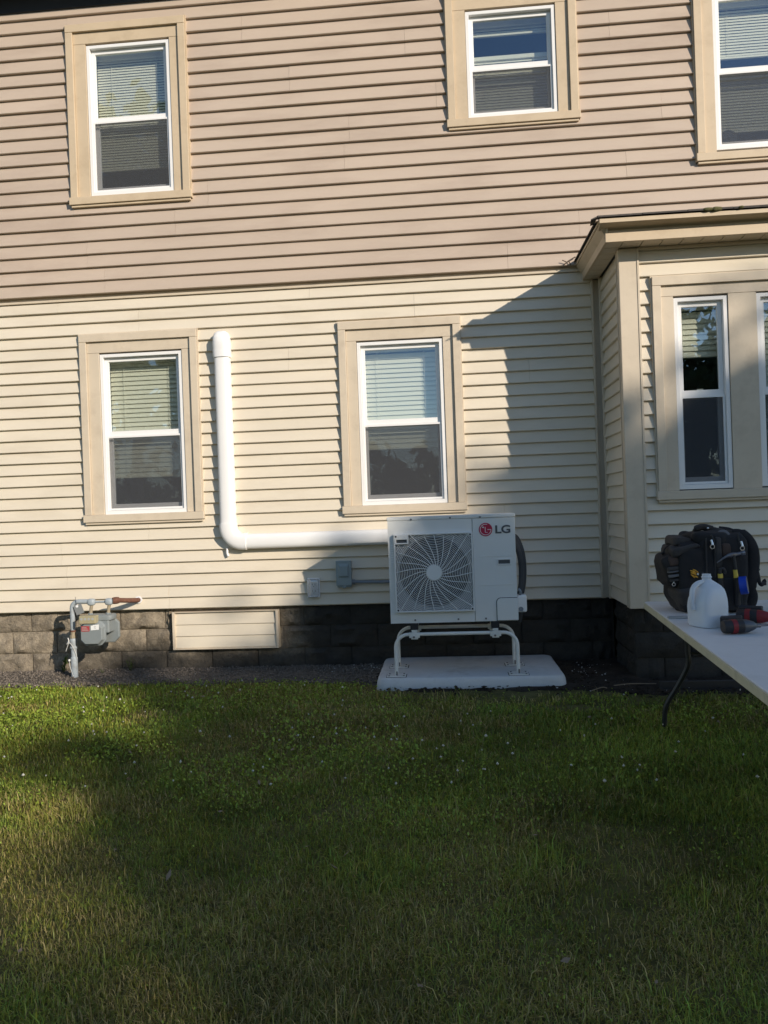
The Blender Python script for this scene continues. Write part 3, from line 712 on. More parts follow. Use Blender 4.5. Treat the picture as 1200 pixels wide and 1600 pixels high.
blind(WIN['lm'], 0, 1.875, 0.041, 'pale green slatted blind in the window above the heat pump', deep=0.0245)
bb = blind(BW[0], YBAY, 2.41, 0.041, 'short raised slatted blind in the narrow bay window', deep=0.0245)
MB().tube([(1.80, YBAY+0.098, 2.40), (1.80, YBAY+0.098, 2.20)], 0.004, 6).build('wand', 'cord', bb)
blind(BW[1], YBAY, 1.62, 0.041, 'slatted blind in the bay window cut by the right photo edge', deep=0.0245, ncord=3)
# small round fan standing on the inner sill, upper right
fn = thing('desk_fan', (2.47, YU+0.13, 4.25), 'small round fan behind the upper right window, low in its corner', 'fan')
MB().cyl((2.47, YU+0.135, 4.345), (0, -1, 0), 0.075, 0.04, 24).build('fan_housing', 'toolblk', fn, bevel=0.005)
gm = MB()
for r_ in (0.02, 0.035, 0.05, 0.065): gm.tube(arc_pts((2.47, YU+0.092, 4.345), r_, 0, 2*PI, 20), 0.002, 5, cap=False)
gm.build('fan_guard', 'screw', fn)
MB().box(2.43, 2.51, YU+0.10, YU+0.17, 4.236, 4.272).build('fan_base', 'toolblk', fn, bevel=0.004)

# ================================================================== WHITE LINE-SET DUCT
duct = thing('line_set_duct', (-1.88, -0.02, 1.05), 'white L-shaped duct running down the cream siding to the heat pump', 'duct')
def dprof(w, d, n=14):
    """flat back, rounded front; list of (side, out)"""
    h = w/2; pts = [(-h, 0.0), (-h, d*0.45)]
    for i in range(1, n):
        a = PI - PI*i/n; pts.append((h*math.copysign(abs(math.cos(a))**0.75, math.cos(a)), d*0.45 + d*0.55*math.sin(a)**0.75))
    pts += [(h, d*0.45), (h, 0.0)]
    return pts
W_, D_ = 0.132, 0.088; XC = -1.876; ZC = 1.119; YB = -0.018
def vsec(z, w=W_, d=D_, x=XC): return [(x+s, YB-o, z) for s, o in dprof(w, d)]
def hsec(x, w=W_, d=D_, z=ZC): return [(x, YB-o, z+s) for s, o in dprof(w, d)]
MB().loft([vsec(ZC+0.125), vsec(2.76)]).build('vertical_duct', 'duct', duct, smooth=True)
MB().loft([hsec(XC+0.125), hsec(-0.36)]).build('horizontal_duct', 'duct', duct, smooth=True)
rings = []
R0 = 0.128
rings.append(vsec(ZC+0.16, W_+0.014, D_+0.008))
for i in range(9):
    a = PI + (PI/2)*i/8
    cx, cz = XC+R0, ZC+R0
    ux, uz = math.cos(a), math.sin(a)
    rings.append([(cx+ux*(R0-s), YB-o, cz+uz*(R0-s)) for s, o in dprof(W_+0.014, D_+0.008)])
rings.append([(XC+0.16, YB-o, ZC+s) for s, o in dprof(W_+0.014, D_+0.008)])
MB().loft(rings).build('elbow', 'duct', duct, smooth=True)
rings = []                              # domed wall cap
for z, w, d in ((2.715, 0.146, 0.097), (2.775, 0.150, 0.100), (2.79, 0.146, 0.100), (2.83, 0.148, 0.106), (2.89, 0.140, 0.100), (2.925, 0.116, 0.080), (2.945, 0.075, 0.05), (2.952, 0.03, 0.02)):
    rings.append(vsec(z, w, d))
MB().loft(rings).build('wall_cap', 'duct', duct, smooth=True, angle=50)
MB().tube([(XC-0.02, -0.045, ZC-0.05), (XC-0.02, -0.045, ZC-0.10), (XC-0.008, -0.052, ZC-0.125)], 0.010, 8).build('drain_tip', 'duct', duct, smooth=True)
sc = MB()
for z in (2.75, 2.87): sc.cyl((XC+0.060, YB-0.06, z), (0.8, -0.6, 0), 0.004, 0.006, 8)
sc.build('duct_screw', 'screw', duct)

# ================================================================== HEAT PUMP
HX0, HX1, HZ0, HZ1, HY0, HY1 = -0.437, 0.515, 0.489, 1.291, -0.80, -0.47
hp = thing('heat_pump', (0.04, -0.63, HZ0), 'white outdoor heat pump unit with round fan grille on a raised stand', 'heat pump')
FX, FZ, FR = -0.098, 0.868, 0.268
def plate_with_hole(x0, x1, z0, z1, cx, cz, r, y, depth):
    angs = sorted(set([2*PI*i/64 for i in range(64)] + [math.atan2(z-cz, x-cx) % (2*PI) for x in (x0, x1) for z in (z0, z1)]))
    mb = MB(); n = len(angs); vs = []
    for a in angs:
        c, s_ = math.cos(a), math.sin(a)
        t = min(((x1-cx)/c if c > 1e-9 else (x0-cx)/c if c < -1e-9 else 1e9), ((z1-cz)/s_ if s_ > 1e-9 else (z0-cz)/s_ if s_ < -1e-9 else 1e9))
        vs += [(cx+c*t, y, cz+s_*t), (cx+c*r, y, cz+s_*r), (cx+c*r*0.985, y+depth, cz+s_*r*0.985)]
    fs = []
    for i in range(n):
        j = (i+1) % n
        fs += [(3*i, 3*j, 3*j+1, 3*i+1), (3*i+1, 3*j+1, 3*j+2, 3*i+2)]
    return mb.add(vs, fs)
XS = 0.196                               # seam between fan panel and service panel
cabm = plate_with_hole(HX0, XS, HZ0, HZ1-0.028, FX, FZ, FR, HY0, 0.07)
cabm.add([(HX0,HY0,HZ0),(HX0,HY1,HZ0),(HX0,HY1,HZ1-0.028),(HX0,HY0,HZ1-0.028)], [(0,1,2,3)])
cabm.add([(HX0,HY0,HZ0),(HX1,HY0+0.003,HZ0),(HX1,HY1,HZ0),(HX0,HY1,HZ0)], [(0,1,2,3)])
cabm.add([(HX0,HY1,HZ0),(HX1,HY1,HZ0),(HX1,HY1,HZ1-0.028),(HX0,HY1,HZ1-0.028)], [(0,1,2,3)])
cabm.build('cabinet', 'cab', hp, recalc=False)
MB().box(HX0+0.004, HX1-0.004, HY0+0.10, HY1-0.004, HZ0+0.004, HZ1-0.03).build('coil_core', 'blackin', hp)
MB().box(XS+0.0025, HX1, HY0+0.001, HY1-0.003, HZ0, HZ1-0.0285).build('service_panel', 'cab', hp, bevel=0.004)
MB().box(XS-0.002, XS+0.002, HY0+0.006, HY0+0.02, HZ0+0.01, HZ1-0.03).build('panel_seam', 'blackin', hp)
MB().box(HX0-0.004, HX1+0.004, HY0-0.004, HY1+0.004, HZ1-0.0275, HZ1).build('top_cover', 'cab', hp, bevel=0.006, seg=3)
# grille
M['orifice_shade'] = pmat('orifice_shade_grey', (0.36, 0.365, 0.37), 0.6, var=0.04)  # cabinet paint greyed down: the grille's shade is put into this colour
plate_with_hole(FX-0.29, FX+0.29, FZ-0.29, FZ+0.29, FX, FZ, FR-0.001, HY0-0.0015, 0.05).build('orifice_shade_plate', 'orifice_shade', hp, recalc=False)
gy = HY0-0.030; GH = 0.295
gr = MB().ring(FX-GH, FX+GH, FZ-GH, FZ+GH, 0.011, gy-0.004, HY0-0.001).build('fan_grille', 'grille', hp, bevel=0.003)
def gyo(r): return gy - 0.010*max(0.0, 1-(r/0.30)**2)
rm = MB(); r_ = 0.062
while r_ < 0.405:
    seg = 72; run = []
    def flush(run):
        if len(run) > 1: rm.tube(run, 0.0021, 4, cap=False)
    for i in range(seg+1):
        a = 2*PI*i/seg; x, z = FX+r_*math.cos(a), FZ+r_*math.sin(a)
        if abs(x-FX) < GH-0.01 and abs(z-FZ) < GH-0.01 and not (x < FX-GH+0.115 and z > FZ+GH-0.078): run.append((x, gyo(r_), z))
        else: flush(run); run = []
    flush(run)
    r_ += 0.0124
tag(rm.build('guard_wires', 'grille', gr, recalc=True), kind='stuff')
for k in range(24):
    a0 = 2*PI*k/24; pts = []
    for i in range(15):
        rr = 0.050+0.36*i/14; a = a0 - 0.62*(1-math.exp(-(rr-0.05)*7))*-1
        x, z = FX+rr*math.cos(a), FZ+rr*math.sin(a)
        if abs(x-FX) > GH-0.008 or abs(z-FZ) > GH-0.008: break
        if x < FX-GH+0.115 and z > FZ+GH-0.078: break
        pts.append((x, gyo(rr)-0.003, z))
    if len(pts) > 2: MB().tube(pts, 0.0030, 4).build('spoke', 'grille', gr)
MB().cyl((FX, gyo(0)+0.004, FZ), (0, -1, 0), 0.058, 0.012, 32).build('grille_hub', 'grille', gr, bevel=0.003)
tab = MB().ring(FX-GH+0.008, FX-GH+0.112, FZ+GH-0.076, FZ+GH-0.006, 0.012, gy-0.006, gy+0.012, wb=0.010, wt=0.036).build('handle_tab', 'grille', gr, bevel=0.002)
MB().box(FX-GH+0.018, FX-GH+0.104, gy+0.013, gy+0.016, FZ+GH-0.070, FZ+GH-0.030).build('handle_recess', 'toolgrey', gr)
for (dx, dz) in ((-1, 1), (1, 1), (1, -1), (-1, -1)):
    cx, cz = FX+dx*(GH-0.018), FZ+dz*(GH-0.018)
    MB().cyl((cx, gy+0.004, cz), (0, -1, 0), 0.015, 0.009, 16).build('grille_boss', 'grille', gr)
    MB().cyl((cx, gy-0.0045, cz), (0, -1, 0), 0.007, 0.003, 10).build('screw', 'blackin', gr)
# fan rotor behind the grille
rot = MB().cyl((FX, HY0+0.02, FZ), (0, 1, 0), 0.06, 0.05, 20).build('fan_rotor', 'fan', hp, smooth=True)
for k in range(3):
    a0 = 2*PI*k/3+0.5; bm_ = MB(); vs = []
    for i in range(7):
        for j in range(5):
            rr = 0.05+0.205*j/4; a = a0+(i/6-0.5)*(1.35)*(0.75+0.25*j/4)
            vs.append((FX+rr*math.cos(a), HY0+0.03+0.045*(i/6), FZ+rr*math.sin(a)))
    fs = [(i*5+j, (i+1)*5+j, (i+1)*5+j+1, i*5+j+1) for i in range(6) for j in range(4)]
    bm_.add(vs, fs).build('fan_blade', 'fan', rot, smooth=True)
# left side vents (slots in the cabinet edge), light glints painted on them as white
for k in range(9):
    zz = 1.075-0.018*k
    MB().box(HX0+0.016, HX0+0.040, HY0-0.0025, HY0-0.0005, zz, zz+0.0065).build('vent_slot_glint', 'wht' if k < 8 else 'grille', hp)
# service panel relief
for zz in (0.976, 0.762): MB().box(0.250, HX1-0.022, HY0-0.0020, HY0+0.0005, zz-0.002, zz+0.002).build('panel_rib', 'cab', hp, bevel=0.0008)
MB().ring(0.375, 0.478, 0.908, 0.954, 0.008, HY0-0.006, HY0+0.0005).build('panel_handle', 'cab', hp, bevel=0.002)
MB().box(0.384, 0.469, HY0-0.0012, HY0+0.0004, 0.917, 0.946).build('handle_slot', 'toolgrey', hp)
vc = MB(); pts = [(0.362, 0.495), (HX1+0.003, 0.495), (HX1+0.003, 0.660), (0.392, 0.660)]
pts += [(0.392-0.03*math.sin(a), 0.630+0.03*math.cos(a)) for a in [PI/2*i/6 for i in range(1, 7)]]
n = len(pts); vc.add([(x, HY0-0.010, z) for x, z in pts]+[(x, HY0+0.0005, z) for x, z in pts], [tuple(range(n)), tuple(range(2*n-1, n-1, -1))]+[(i, n+i, n+(i+1) % n, (i+1) % n) for i in range(n)])
vc.build('valve_cover', 'cab', hp, bevel=0.003)
gp = MB(); pts2 = [(0.3575, 0.491), (HX1-0.001, 0.491), (HX1-0.001, 0.6645), (0.390, 0.6645)]+[(0.390-0.0325*math.sin(a), 0.632+0.0325*math.cos(a)) for a in [PI/2*i/6 for i in range(1, 7)]]
gp.add([(x, HY0-0.0012, z) for x, z in pts2]+[(x, HY0+0.0008, z) for x, z in pts2], [tuple(range(n)), tuple(range(2*n-1, n-1, -1))]+[(i, n+i, n+(i+1) % n, (i+1) % n) for i in range(n)])
gp.build('cover_gap', 'blackin', hp)
for (x, z) in ((-0.258, HZ1-0.021), (0.035, HZ1-0.018), (0.258, HZ1-0.020), (-0.252, HZ0+0.022), (0.072, HZ0+0.022), (0.277, HZ0+0.022)):
    yy = HY0-0.004 if z > 1 else HY0
    MB().cyl((x, yy, z), (0, -1, 0), 0.0075, 0.005, 12).build('screw', 'screw', hp)
# emblem and lettering
EX, EZ, ER = 0.297, 1.176, 0.0505
em = MB().cyl((EX, HY0+0.0005, EZ), (0, -1, 0), ER, 0.003, 40).build('emblem', 'red', hp)
ey = HY0-0.0034
def flatbar(mb, pts, w):
    mb.tube([(p[0], ey, p[1]) for p in pts], w, 4, flat=1.0)
fa = MB(); fa.tube([(EX+0.040*math.cos(a), ey, EZ+0.040*math.sin(a)) for a in [math.radians(d_) for d_ in range(0, -292, -8)]], 0.0021, 5)
fa.tube([(EX+0.040, ey, EZ-0.001), (EX+0.014, ey, EZ-0.001)], 0.0021, 5)
fa.tube([(EX-0.003, ey, EZ+0.020), (EX-0.003, ey, EZ-0.021), (EX+0.0135, ey, EZ-0.021)], 0.0023, 5)
fa.cyl((EX-0.0185, HY0-0.0028, EZ+0.0175), (0, -1, 0), 0.0058, 0.002, 14)
fa.build('emblem_face', 'wht', em)
cu = bpy.data.curves.new('lettering', 'FONT'); cu.body = 'LG'; cu.size = 0.0815; cu.extrude = 0.0012; cu.offset = 0.0022; cu.space_character = 0.97
tmp = bpy.data.objects.new('tmp_text', cu); col.objects.link(tmp); bpy.context.view_layer.update()
dg = bpy.context.evaluated_depsgraph_get(); me = bpy.data.meshes.new_from_object(tmp.evaluated_get(dg)); bpy.data.objects.remove(tmp)
me.materials.clear(); me.materials.append(M['ltr']); lo = bpy.data.objects.new('lettering', me); col.objects.link(lo)
xs_ = [v.co.x for v in me.vertices]; sx_ = 0.111/(max(xs_)-min(xs_))
lo.parent = hp; lo.matrix_parent_inverse = hp.matrix_world.inverted()
lo.matrix_world = Matrix.Translation((0.369-min(xs_)*sx_, HY0-0.0016, EZ-0.029)) @ Matrix.Rotation(PI/2, 4, 'X') @ Matrix.Diagonal((sx_, 1, 1, 1))

# pipes and whip on the right of the unit
ln = thing('refrigerant_lines', (0.56, -0.5, 0.6), 'black insulated refrigerant lines looping down beside the heat pump', 'hose')
p = [(0.47, -0.30, 1.08), (0.530, -0.42, 1.10), (0.560, -0.48, 1.06), (0.583, -0.52, 0.97), (0.590, -0.53, 0.86), (0.580, -0.55, 0.74), (0.555, -0.57, 0.65), (0.53, -0.58, 0.60)]
def smooth_path(p, n=5):
    p = [Vector(q) for q in p]; out = []
    for i in range(len(p)-1):
        a, b, c, d_ = p[max(i-1, 0)], p[i], p[i+1], p[min(i+2, len(p)-1)]
        for k in range(n):
            t = k/n; out.append(0.5*((2*b)+(c-a)*t+(2*a-5*b+4*c-d_)*t*t+(3*b-a-3*c+d_)*t**3))
    return out+[p[-1]]
MB().tube(smooth_path(p), 0.028, 10).build('insulated_line', 'foam', ln, smooth=True)
MB().tube(smooth_path([(q[0]-0.018, q[1]-0.05, q[2]-0.02) for q in p]), 0.021, 10).build('insulated_line', 'foam', ln, smooth=True)
MB().tube(smooth_path([(0.535, -0.60, 0.66), (0.555, -0.61, 0.60), (0.553, -0.61, 0.52), (0.545, -0.60, 0.45)]), 0.015, 8).build('insulated_line', 'foam', ln, smooth=True)
vb = thing('valve_box', (0.56, -0.66, 0.6), 'small white junction box low on the heat pump right side', 'junction box')
MB().sbox((0.556, -0.68, 0.605), (0.036, 0.045, 0.066), e=0.25).build('box_body', 'white', vb, smooth=True)
MB().tube(smooth_path([(0.535, -0.70, 0.655), (0.548, -0.72, 0.690), (0.530, -0.72, 0.72)]), 0.010, 8).build('cable', 'conduit', vb, smooth=True)
MB().cyl((0.545, -0.725, 0.565), (0, -1, 0), 0.018, 0.012, 12).build('gland', 'conduit', vb)

# ================================================================== STAND + PAD
pad = MB()
PX0, PX1, PY0, PY1 = -0.552, 0.842, -0.875, -0.055
def pad_ring(z, ins):
    pts = []; rad = 0.075
    for cx, cy, a0 in ((PX1-rad, PY0+rad, -PI/2), (PX1-rad, PY1-rad, 0), (PX0+rad, PY1-rad, PI/2), (PX0+rad, PY0+rad, PI)):
        for i in range(7):
            a = a0+PI/2*i/6; rr = rad-ins
            pts.append((cx+rr*math.cos(a), cy+rr*math.sin(a)))
    # densify straight runs
    out = []
    for i in range(len(pts)):
        p0, p1 = Vector(pts[i]), Vector(pts[(i+1) % len(pts)]); L = (p1-p0).length; k = max(1, int(L/0.06))
        for q in range(k): out.append(p0+(p1-p0)*q/k)
    return [(q.x + mnoise.noise(Vector((q.x*9, q.y*9, z*20)))*0.004, q.y + mnoise.noise(Vector((q.x*9, q.y*9, 7+z*20)))*0.004, z + (mnoise.noise(Vector((q.x*14, q.y*14, 2)))*0.008 if z < 0.03 else 0)) for q in out]
pad.loft([pad_ring(-0.01, -0.012), pad_ring(0.02, -0.010), pad_ring(0.055, -0.004), pad_ring(0.078, 0.004), pad_ring(0.087, 0.012), pad_ring(0.090, 0.024)])
pad = tag(pad.build('equipment_pad', 'pad', None, smooth=True, angle=50), 'pale concrete pad with rounded corners under the heat pump stand', 'pad')
st = thing('unit_stand', (0.04, -0.63, 0.09), 'white bent-tube stand with bolted foot plates holding the heat pump', 'stand')
SX0, SX1, SZ, TR = -0.408, 0.505, 0.402, 0.0135
for yy in (HY0+0.015, HY1+0.02):
    rb = 0.10
    pts = [(SX0, yy, 0.096)] + [(SX0, yy, z) for z in (0.2, SZ-rb)] + arc_pts((SX0+rb, yy, SZ-rb), rb, PI, PI/2, 8)[1:] + arc_pts((SX1-rb, yy, SZ-rb), rb, PI/2, 0, 8) + [(SX1, yy, 0.2), (SX1, yy, 0.096)]
    MB().tube(pts, TR, 12).build('bent_tube', 'stand', st, smooth=True)
    for xx in (SX0, SX1):
        MB().box(xx-0.077, xx+0.077, yy-0.060, yy+0.050, 0.0893, 0.0912).build('rubber_pad', 'blackin', st)
        fp = MB().box(xx-0.072, xx+0.072, yy-0.055, yy+0.045, 0.0915, 0.0985).build('foot_plate', 'stand', st, bevel=0.002)
        for dx in (-0.055, 0.055):
            for dy in (-0.040, 0.030): MB().cyl((xx+dx, yy+dy, 0.0986), (0, 0, 1), 0.007, 0.003, 8).build('bolt_hole', 'blackin', fp)
        MB().cyl((xx+0.004, yy-0.024, 0.0986), (0, 0, 1), 0.006, 0.030, 8).build('leveling_bolt', 'screw', fp)
for xx in (-0.262, 0.345):
    MB().box(xx-0.020, xx+0.020, HY0-0.005, HY1+0.045, SZ+0.0145, SZ+0.034).build('cross_rail', 'stand', st, bevel=0.002)
    for yy in (HY0+0.015, HY1+0.02):
        br = MB().box(xx-0.040, xx+0.040, yy-0.022, yy+0.016, SZ-0.024, SZ+0.0140).build('bracket', 'stand', st, bevel=0.003)
        MB().box(xx-0.026, xx+0.026, yy-0.019, yy+0.012, SZ-0.036, SZ-0.0245).build('bracket_lip', 'stand', br, bevel=0.003)
        MB().cyl((xx-0.005, yy-0.02205, SZ-0.018), (0, -1, 0), 0.008, 0.006, 10).build('bolt', 'screw', br)
        MB().box(xx-0.030, xx+0.030, yy-0.012, yy+0.03, SZ+0.0345, HZ0-0.001).build('rubber_mount', 'blackin', br, bevel=0.003)

# ================================================================== DISCONNECT, OUTLET
dc = thing('disconnect_box', (-0.878, -0.03, 0.69), 'blue-grey electrical disconnect box on the siding left of the heat pump', 'electrical box')
MB().box(-0.938, -0.818, -0.085, -0.012, 0.700, 0.924).build('box_body', 'boxgrey', dc, bevel=0.004)
MB().box(-0.944, -0.812, -0.096, -0.0855, 0.715, 0.928).build('cover', 'boxgrey', dc, bevel=0.004)
MB().add([(-0.925,-0.0965,0.905),(-0.831,-0.0965,0.905),(-0.831,-0.0965,0.785),(-0.925,-0.0965,0.785),(-0.912,-0.108,0.880),(-0.844,-0.108,0.880),(-0.844,-0.108,0.80),(-0.912,-0.108,0.80)],
         [(4,5,6,7),(0,1,5,4),(1,2,6,5),(2,3,7,6),(3,0,4,7),(0,3,2,1)]).build('raised_panel', 'boxgrey', dc)
MB().box(-0.890, -0.862, -0.100, -0.090, 0.694, 0.7145).build('hasp', 'boxgrey', dc, bevel=0.002)
MB().tube([(-0.820, -0.045, 0.742), (-0.70, -0.042, 0.738), (-0.55, -0.040, 0.733), (-0.40, -0.040, 0.735)], 0.0135, 10).build('conduit', 'conduit', dc, smooth=True)
MB().cyl((-0.818, -0.045, 0.742), (1, 0, 0), 0.02, 0.03, 12).build('connector', 'conduit', dc)
ol = thing('outdoor_outlet', (-1.15, -0.03, 0.62), 'small outdoor outlet under a clear bubble cover on the siding', 'outlet')
MB().box(-1.203, -1.097, -0.030, -0.012, 0.618, 0.782).build('base_plate', 'white', ol, bevel=0.006)
MB().box(-1.185, -1.115, -0.036, -0.0305, 0.640, 0.760).build('receptacle', 'white', ol, bevel=0.004)
sl = MB()
for zz in (0.672, 0.728):
    for dx in (-0.012, 0.012): sl.box(-1.15+dx-0.002, -1.15+dx+0.002, -0.0375, -0.0362, zz-0.008, zz+0.008)
    sl.cyl((-1.15, -0.0362, zz-0.018), (0, -1, 0), 0.004, 0.0013, 8)
sl.build('outlet_slots', 'blackin', ol)
MB().sbox((-1.15, -0.058, 0.70), (0.050, 0.036, 0.079), e=0.3).build('bubble_cover', 'clear', ol, smooth=True)
MB().ring(-1.204, -1.096, 0.617, 0.783, 0.010, -0.048, -0.0305).build('cover_rim', 'wht', ol, bevel=0.003)

# ================================================================== GAS METER
gmx, gmy = -3.195, -0.27
gm = thing('gas_meter', (gmx, gmy, 0.0), 'grey gas meter hanging from a riser pipe with a rusty outlet', 'gas meter')
# riser sections
MB().tube([(gmx, gmy, -0.03), (gmx, gmy, 0.185)], 0.0285, 16).build('sleeve', 'pipe', gm, smooth=True)
MB().tube([(gmx, gmy, 0.185), (gmx, gmy, 0.19), (gmx, gmy, 0.265)], [0.0285, 0.0235, 0.0235], 16).build('lower_riser', 'pipe', gm, smooth=True)
vb = MB().tube([(gmx, gmy, 0.262), (gmx, gmy, 0.275), (gmx, gmy, 0.285), (gmx, gmy, 0.325), (gmx, gmy, 0.340), (gmx, gmy, 0.352)], [0.03, 0.032, 0.026, 0.031, 0.031, 0.024], 12)
vb.cyl((gmx-0.02, gmy, 0.315), (-1, -0.3, 0), 0.014, 0.03, 10)
vb.build('shutoff_valve', 'pipe', gm, smooth=True)
MB().tube([(gmx, gmy, 0.352), (gmx, gmy, 0.378)], 0.029, 8).build('union_nut', 'brass', gm)
MB().tube([(gmx, gmy, 0.378), (gmx, gmy, 0.415)], 0.021, 12).build('nipple', 'brass', gm, smooth=True)
zt = 0.660; rb = 0.055
pts = [(gmx, gmy, 0.41), (gmx, gmy, zt-rb)] + arc_pts((gmx+rb, gmy, zt-rb), rb, PI, PI/2, 8)[1:] + [(gmx+0.13, gmy, zt)]
MB().tube(pts, 0.0205, 16).build('upper_riser', 'pipe', gm, smooth=True)
MB().tube([(gmx, gmy, 0.405), (gmx, gmy, 0.420)], 0.023, 12).build('collar', 'rust', gm, smooth=True)
mX = gmx+0.245                           # meter centre
tin, tout = mX-0.075, mX+0.080
for xx in (tin, tout):
    MB().sbox((xx, gmy, zt-0.006), (0.034, 0.028, 0.030), e=0.7, nu=16, nv=10).build('tee', 'pipe', gm, smooth=True)
    MB().tube([(xx+0.002, gmy, zt-0.03), (xx-0.004, gmy, zt-0.060), (xx-0.010, gmy, zt-0.105)], 0.014, 10).build('meter_swivel', 'brass', gm, smooth=True)
    MB().tube([(xx-0.009, gmy, zt-0.098), (xx-0.011, gmy, zt-0.122)], 0.021, 8).build('swivel_nut', 'meter', gm)
MB().tube([(gmx+0.12, gmy, zt), (tin, gmy, zt)], 0.0195, 12).build('inlet_pipe', 'pipe', gm, smooth=True)
MB().tube([(tin+0.03, gmy, zt-0.006), (tout-0.03, gmy, zt-0.006)], 0.010, 10).build('bypass_bar', 'pipe', gm, smooth=True)
ru = MB().tube([(tout+0.030, gmy, zt), (tout+0.042, gmy+0.01, zt), (tout+0.058, gmy+0.025, zt), (tout+0.075, gmy+0.035, zt)], [0.026, 0.03, 0.03, 0.026], 8).build('rusty_union', 'rust', gm, smooth=False)
MB().tube(smooth_path([(tout+0.07, gmy+0.03, zt), (tout+0.115, gmy+0.075, zt-0.008), (tout+0.150, gmy+0.15, zt-0.018), (tout+0.160, gmy+0.22, zt-0.024), (tout+0.160, 0.0, zt-0.024)]), 0.0205, 12).build('outlet_pipe', 'rust', gm, smooth=True)
MB().cyl((tout+0.160, -0.022, zt-0.024), (0, -1, 0), 0.032, 0.012, 20).build('wall_flange', 'wht', gm)
# body: top cap, rear drum, faceted front cover
zc = 0.405; bd = MB()
MB().sbox((mX+0.005, gmy+0.002, zt-0.135), (0.118, 0.072, 0.026), e=0.35, nu=24, nv=8).build('top_casting', 'meter', gm, smooth=True)
MB().box(mX-0.105, mX+0.098, gmy-0.060, gmy+0.066, zc-0.01, zt-0.137).build('body', 'meter', gm, bevel=0.014, seg=3)
def octo(cx, cz, hw, hh, ch, y): return [(cx-hw+ch,y,cz-hh),(cx+hw-ch,y,cz-hh),(cx+hw,y,cz-hh+ch),(cx+hw,y,cz+hh-ch),(cx+hw-ch,y,cz+hh),(cx-hw+ch,y,cz+hh),(cx-hw,y,cz+hh-ch),(cx-hw,y,cz-hh+ch)]
fx, fz = mX-0.034, zc-0.005
MB().loft([octo(fx, fz, 0.108, 0.104, 0.040, gmy-0.055), octo(fx, fz, 0.108, 0.104, 0.040, gmy-0.075), octo(fx, fz, 0.099, 0.094, 0.038, gmy-0.078), octo(fx, fz, 0.090, 0.085, 0.036, gmy-0.112)]).build('front_cover', 'meter', gm, bevel=0.016, seg=4, smooth=True)
MB().loft([octo(mX+0.020, zc, 0.112, 0.108, 0.045, gmy+0.060), octo(mX+0.020, zc, 0.112, 0.108, 0.045, gmy+0.085), octo(mX+0.020, zc, 0.09, 0.088, 0.04, gmy+0.118)]).build('rear_cover', 'meter', gm, bevel=0.008)
for (dx, dz) in ((-0.099, 0.045), (-0.099, -0.05), (0.099, 0.045), (0.099, -0.05), (-0.05, -0.097), (0.05, -0.097)):
    MB().cyl((fx+dx, gmy-0.0755, fz+dz), (0, -1, 0), 0.006, 0.006, 6).build('bolt', 'meter', gm)
ib = MB().box(mX-0.128, mX+0.014, gmy-0.128, gmy-0.058, zc+0.082, zc+0.147).build('index_box', 'indexbox', gm, bevel=0.005)
dm = MB()
for i in range(4): dm.cyl((mX-0.105+0.032*i, gmy-0.1281, zc+0.122), (0, -1, 0), 0.011, 0.001, 12)
dm.build('index_dials', 'label_grey', ib)
lb = MB().box(fx-0.082, fx-0.012, gmy-0.1145, gmy-0.1121, fz+0.022, fz+0.066).build('warning_label', 'label_red', gm)
lr = MB()
for i in range(3): lr.box(fx-0.076, fx-0.020-0.008*i, gmy-0.1152, gmy-0.1147, fz+0.030+0.011*i, fz+0.034+0.011*i)
lr.build('label_print', 'label_grey', lb)
wl = MB().add([(fx-0.002,gmy-0.1135,fz+0.030),(fx+0.070,gmy-0.1135,fz+0.036),(fx+0.072,gmy-0.1135,fz+0.078),(fx+0.018,gmy-0.1135,fz+0.074)], [(0,1,2,3)])
wl.box(fx+0.000, fx+0.068, gmy-0.1132, gmy-0.1122, fz+0.034, fz+0.070)
wl = wl.build('paper_label', 'label_white', gm)
lp = MB()
for i in range(3): lp.box(fx+0.028, fx+0.046-0.005*(i % 2), gmy-0.1146, gmy-0.1141, fz+0.045+0.008*i, fz+0.048+0.008*i)
lp.build('label_print', 'label_grey', wl)
# hanging tag, wire, string
tg = MB(); ca, sa = math.cos(-0.35), math.sin(-0.35)
tg.obox((gmx+0.073, gmy-0.030, zt-0.062), Vector((ca, 0, -sa)), Vector((0, 1, 0)), Vector((sa, 0, ca)), 0.036, 0.0015, 0.040)
tgo = tg.build('hanging_tag', 'tag', gm)
MB().cyl((gmx+0.058, gmy-0.0322, zt-0.034), (0, -1, 0), 0.012, 0.001, 14).build('tag_disc', 'wht', tgo)
MB().tube(smooth_path([(gmx+0.058, gmy-0.033, zt-0.03), (gmx+0.045, gmy-0.024, zt+0.012), (gmx+0.038, gmy-0.018, zt+0.045)]), 0.0020, 5).build('wire', 'screw', gm)
MB().tube(smooth_path([(gmx-0.055, gmy-0.030, 0.245), (gmx-0.040, gmy-0.034, 0.28), (gmx-0.018, gmy-0.035, 0.318), (gmx+0.012, gmy-0.034, 0.275), (gmx+0.030, gmy-0.022, 0.215), (gmx+0.031, gmy-0.012, 0.175)]), 0.0020, 6).build('string', 'string', gm)
MB().tube(smooth_path([(gmx-0.038, gmy-0.020, 0.355), (gmx-0.026, gmy-0.032, 0.330), (gmx-0.046, gmy-0.025, 0.305)]), 0.0045, 6).build('string', 'string', gm)
MB().tube(smooth_path([(gmx-0.034, gmy-0.016, 0.165), (gmx-0.026, gmy-0.027, 0.12), (gmx-0.008, gmy-0.030, 0.06), (gmx+0.008, gmy-0.030, 0.015)]), 0.0018, 6).build('string', 'string', gm)
MB().sbox((gmx-0.034, gmy-0.018, 0.165), (0.010, 0.008, 0.010), e=0.8, nu=10, nv=6).build('string_knot', 'string', gm, smooth=True)
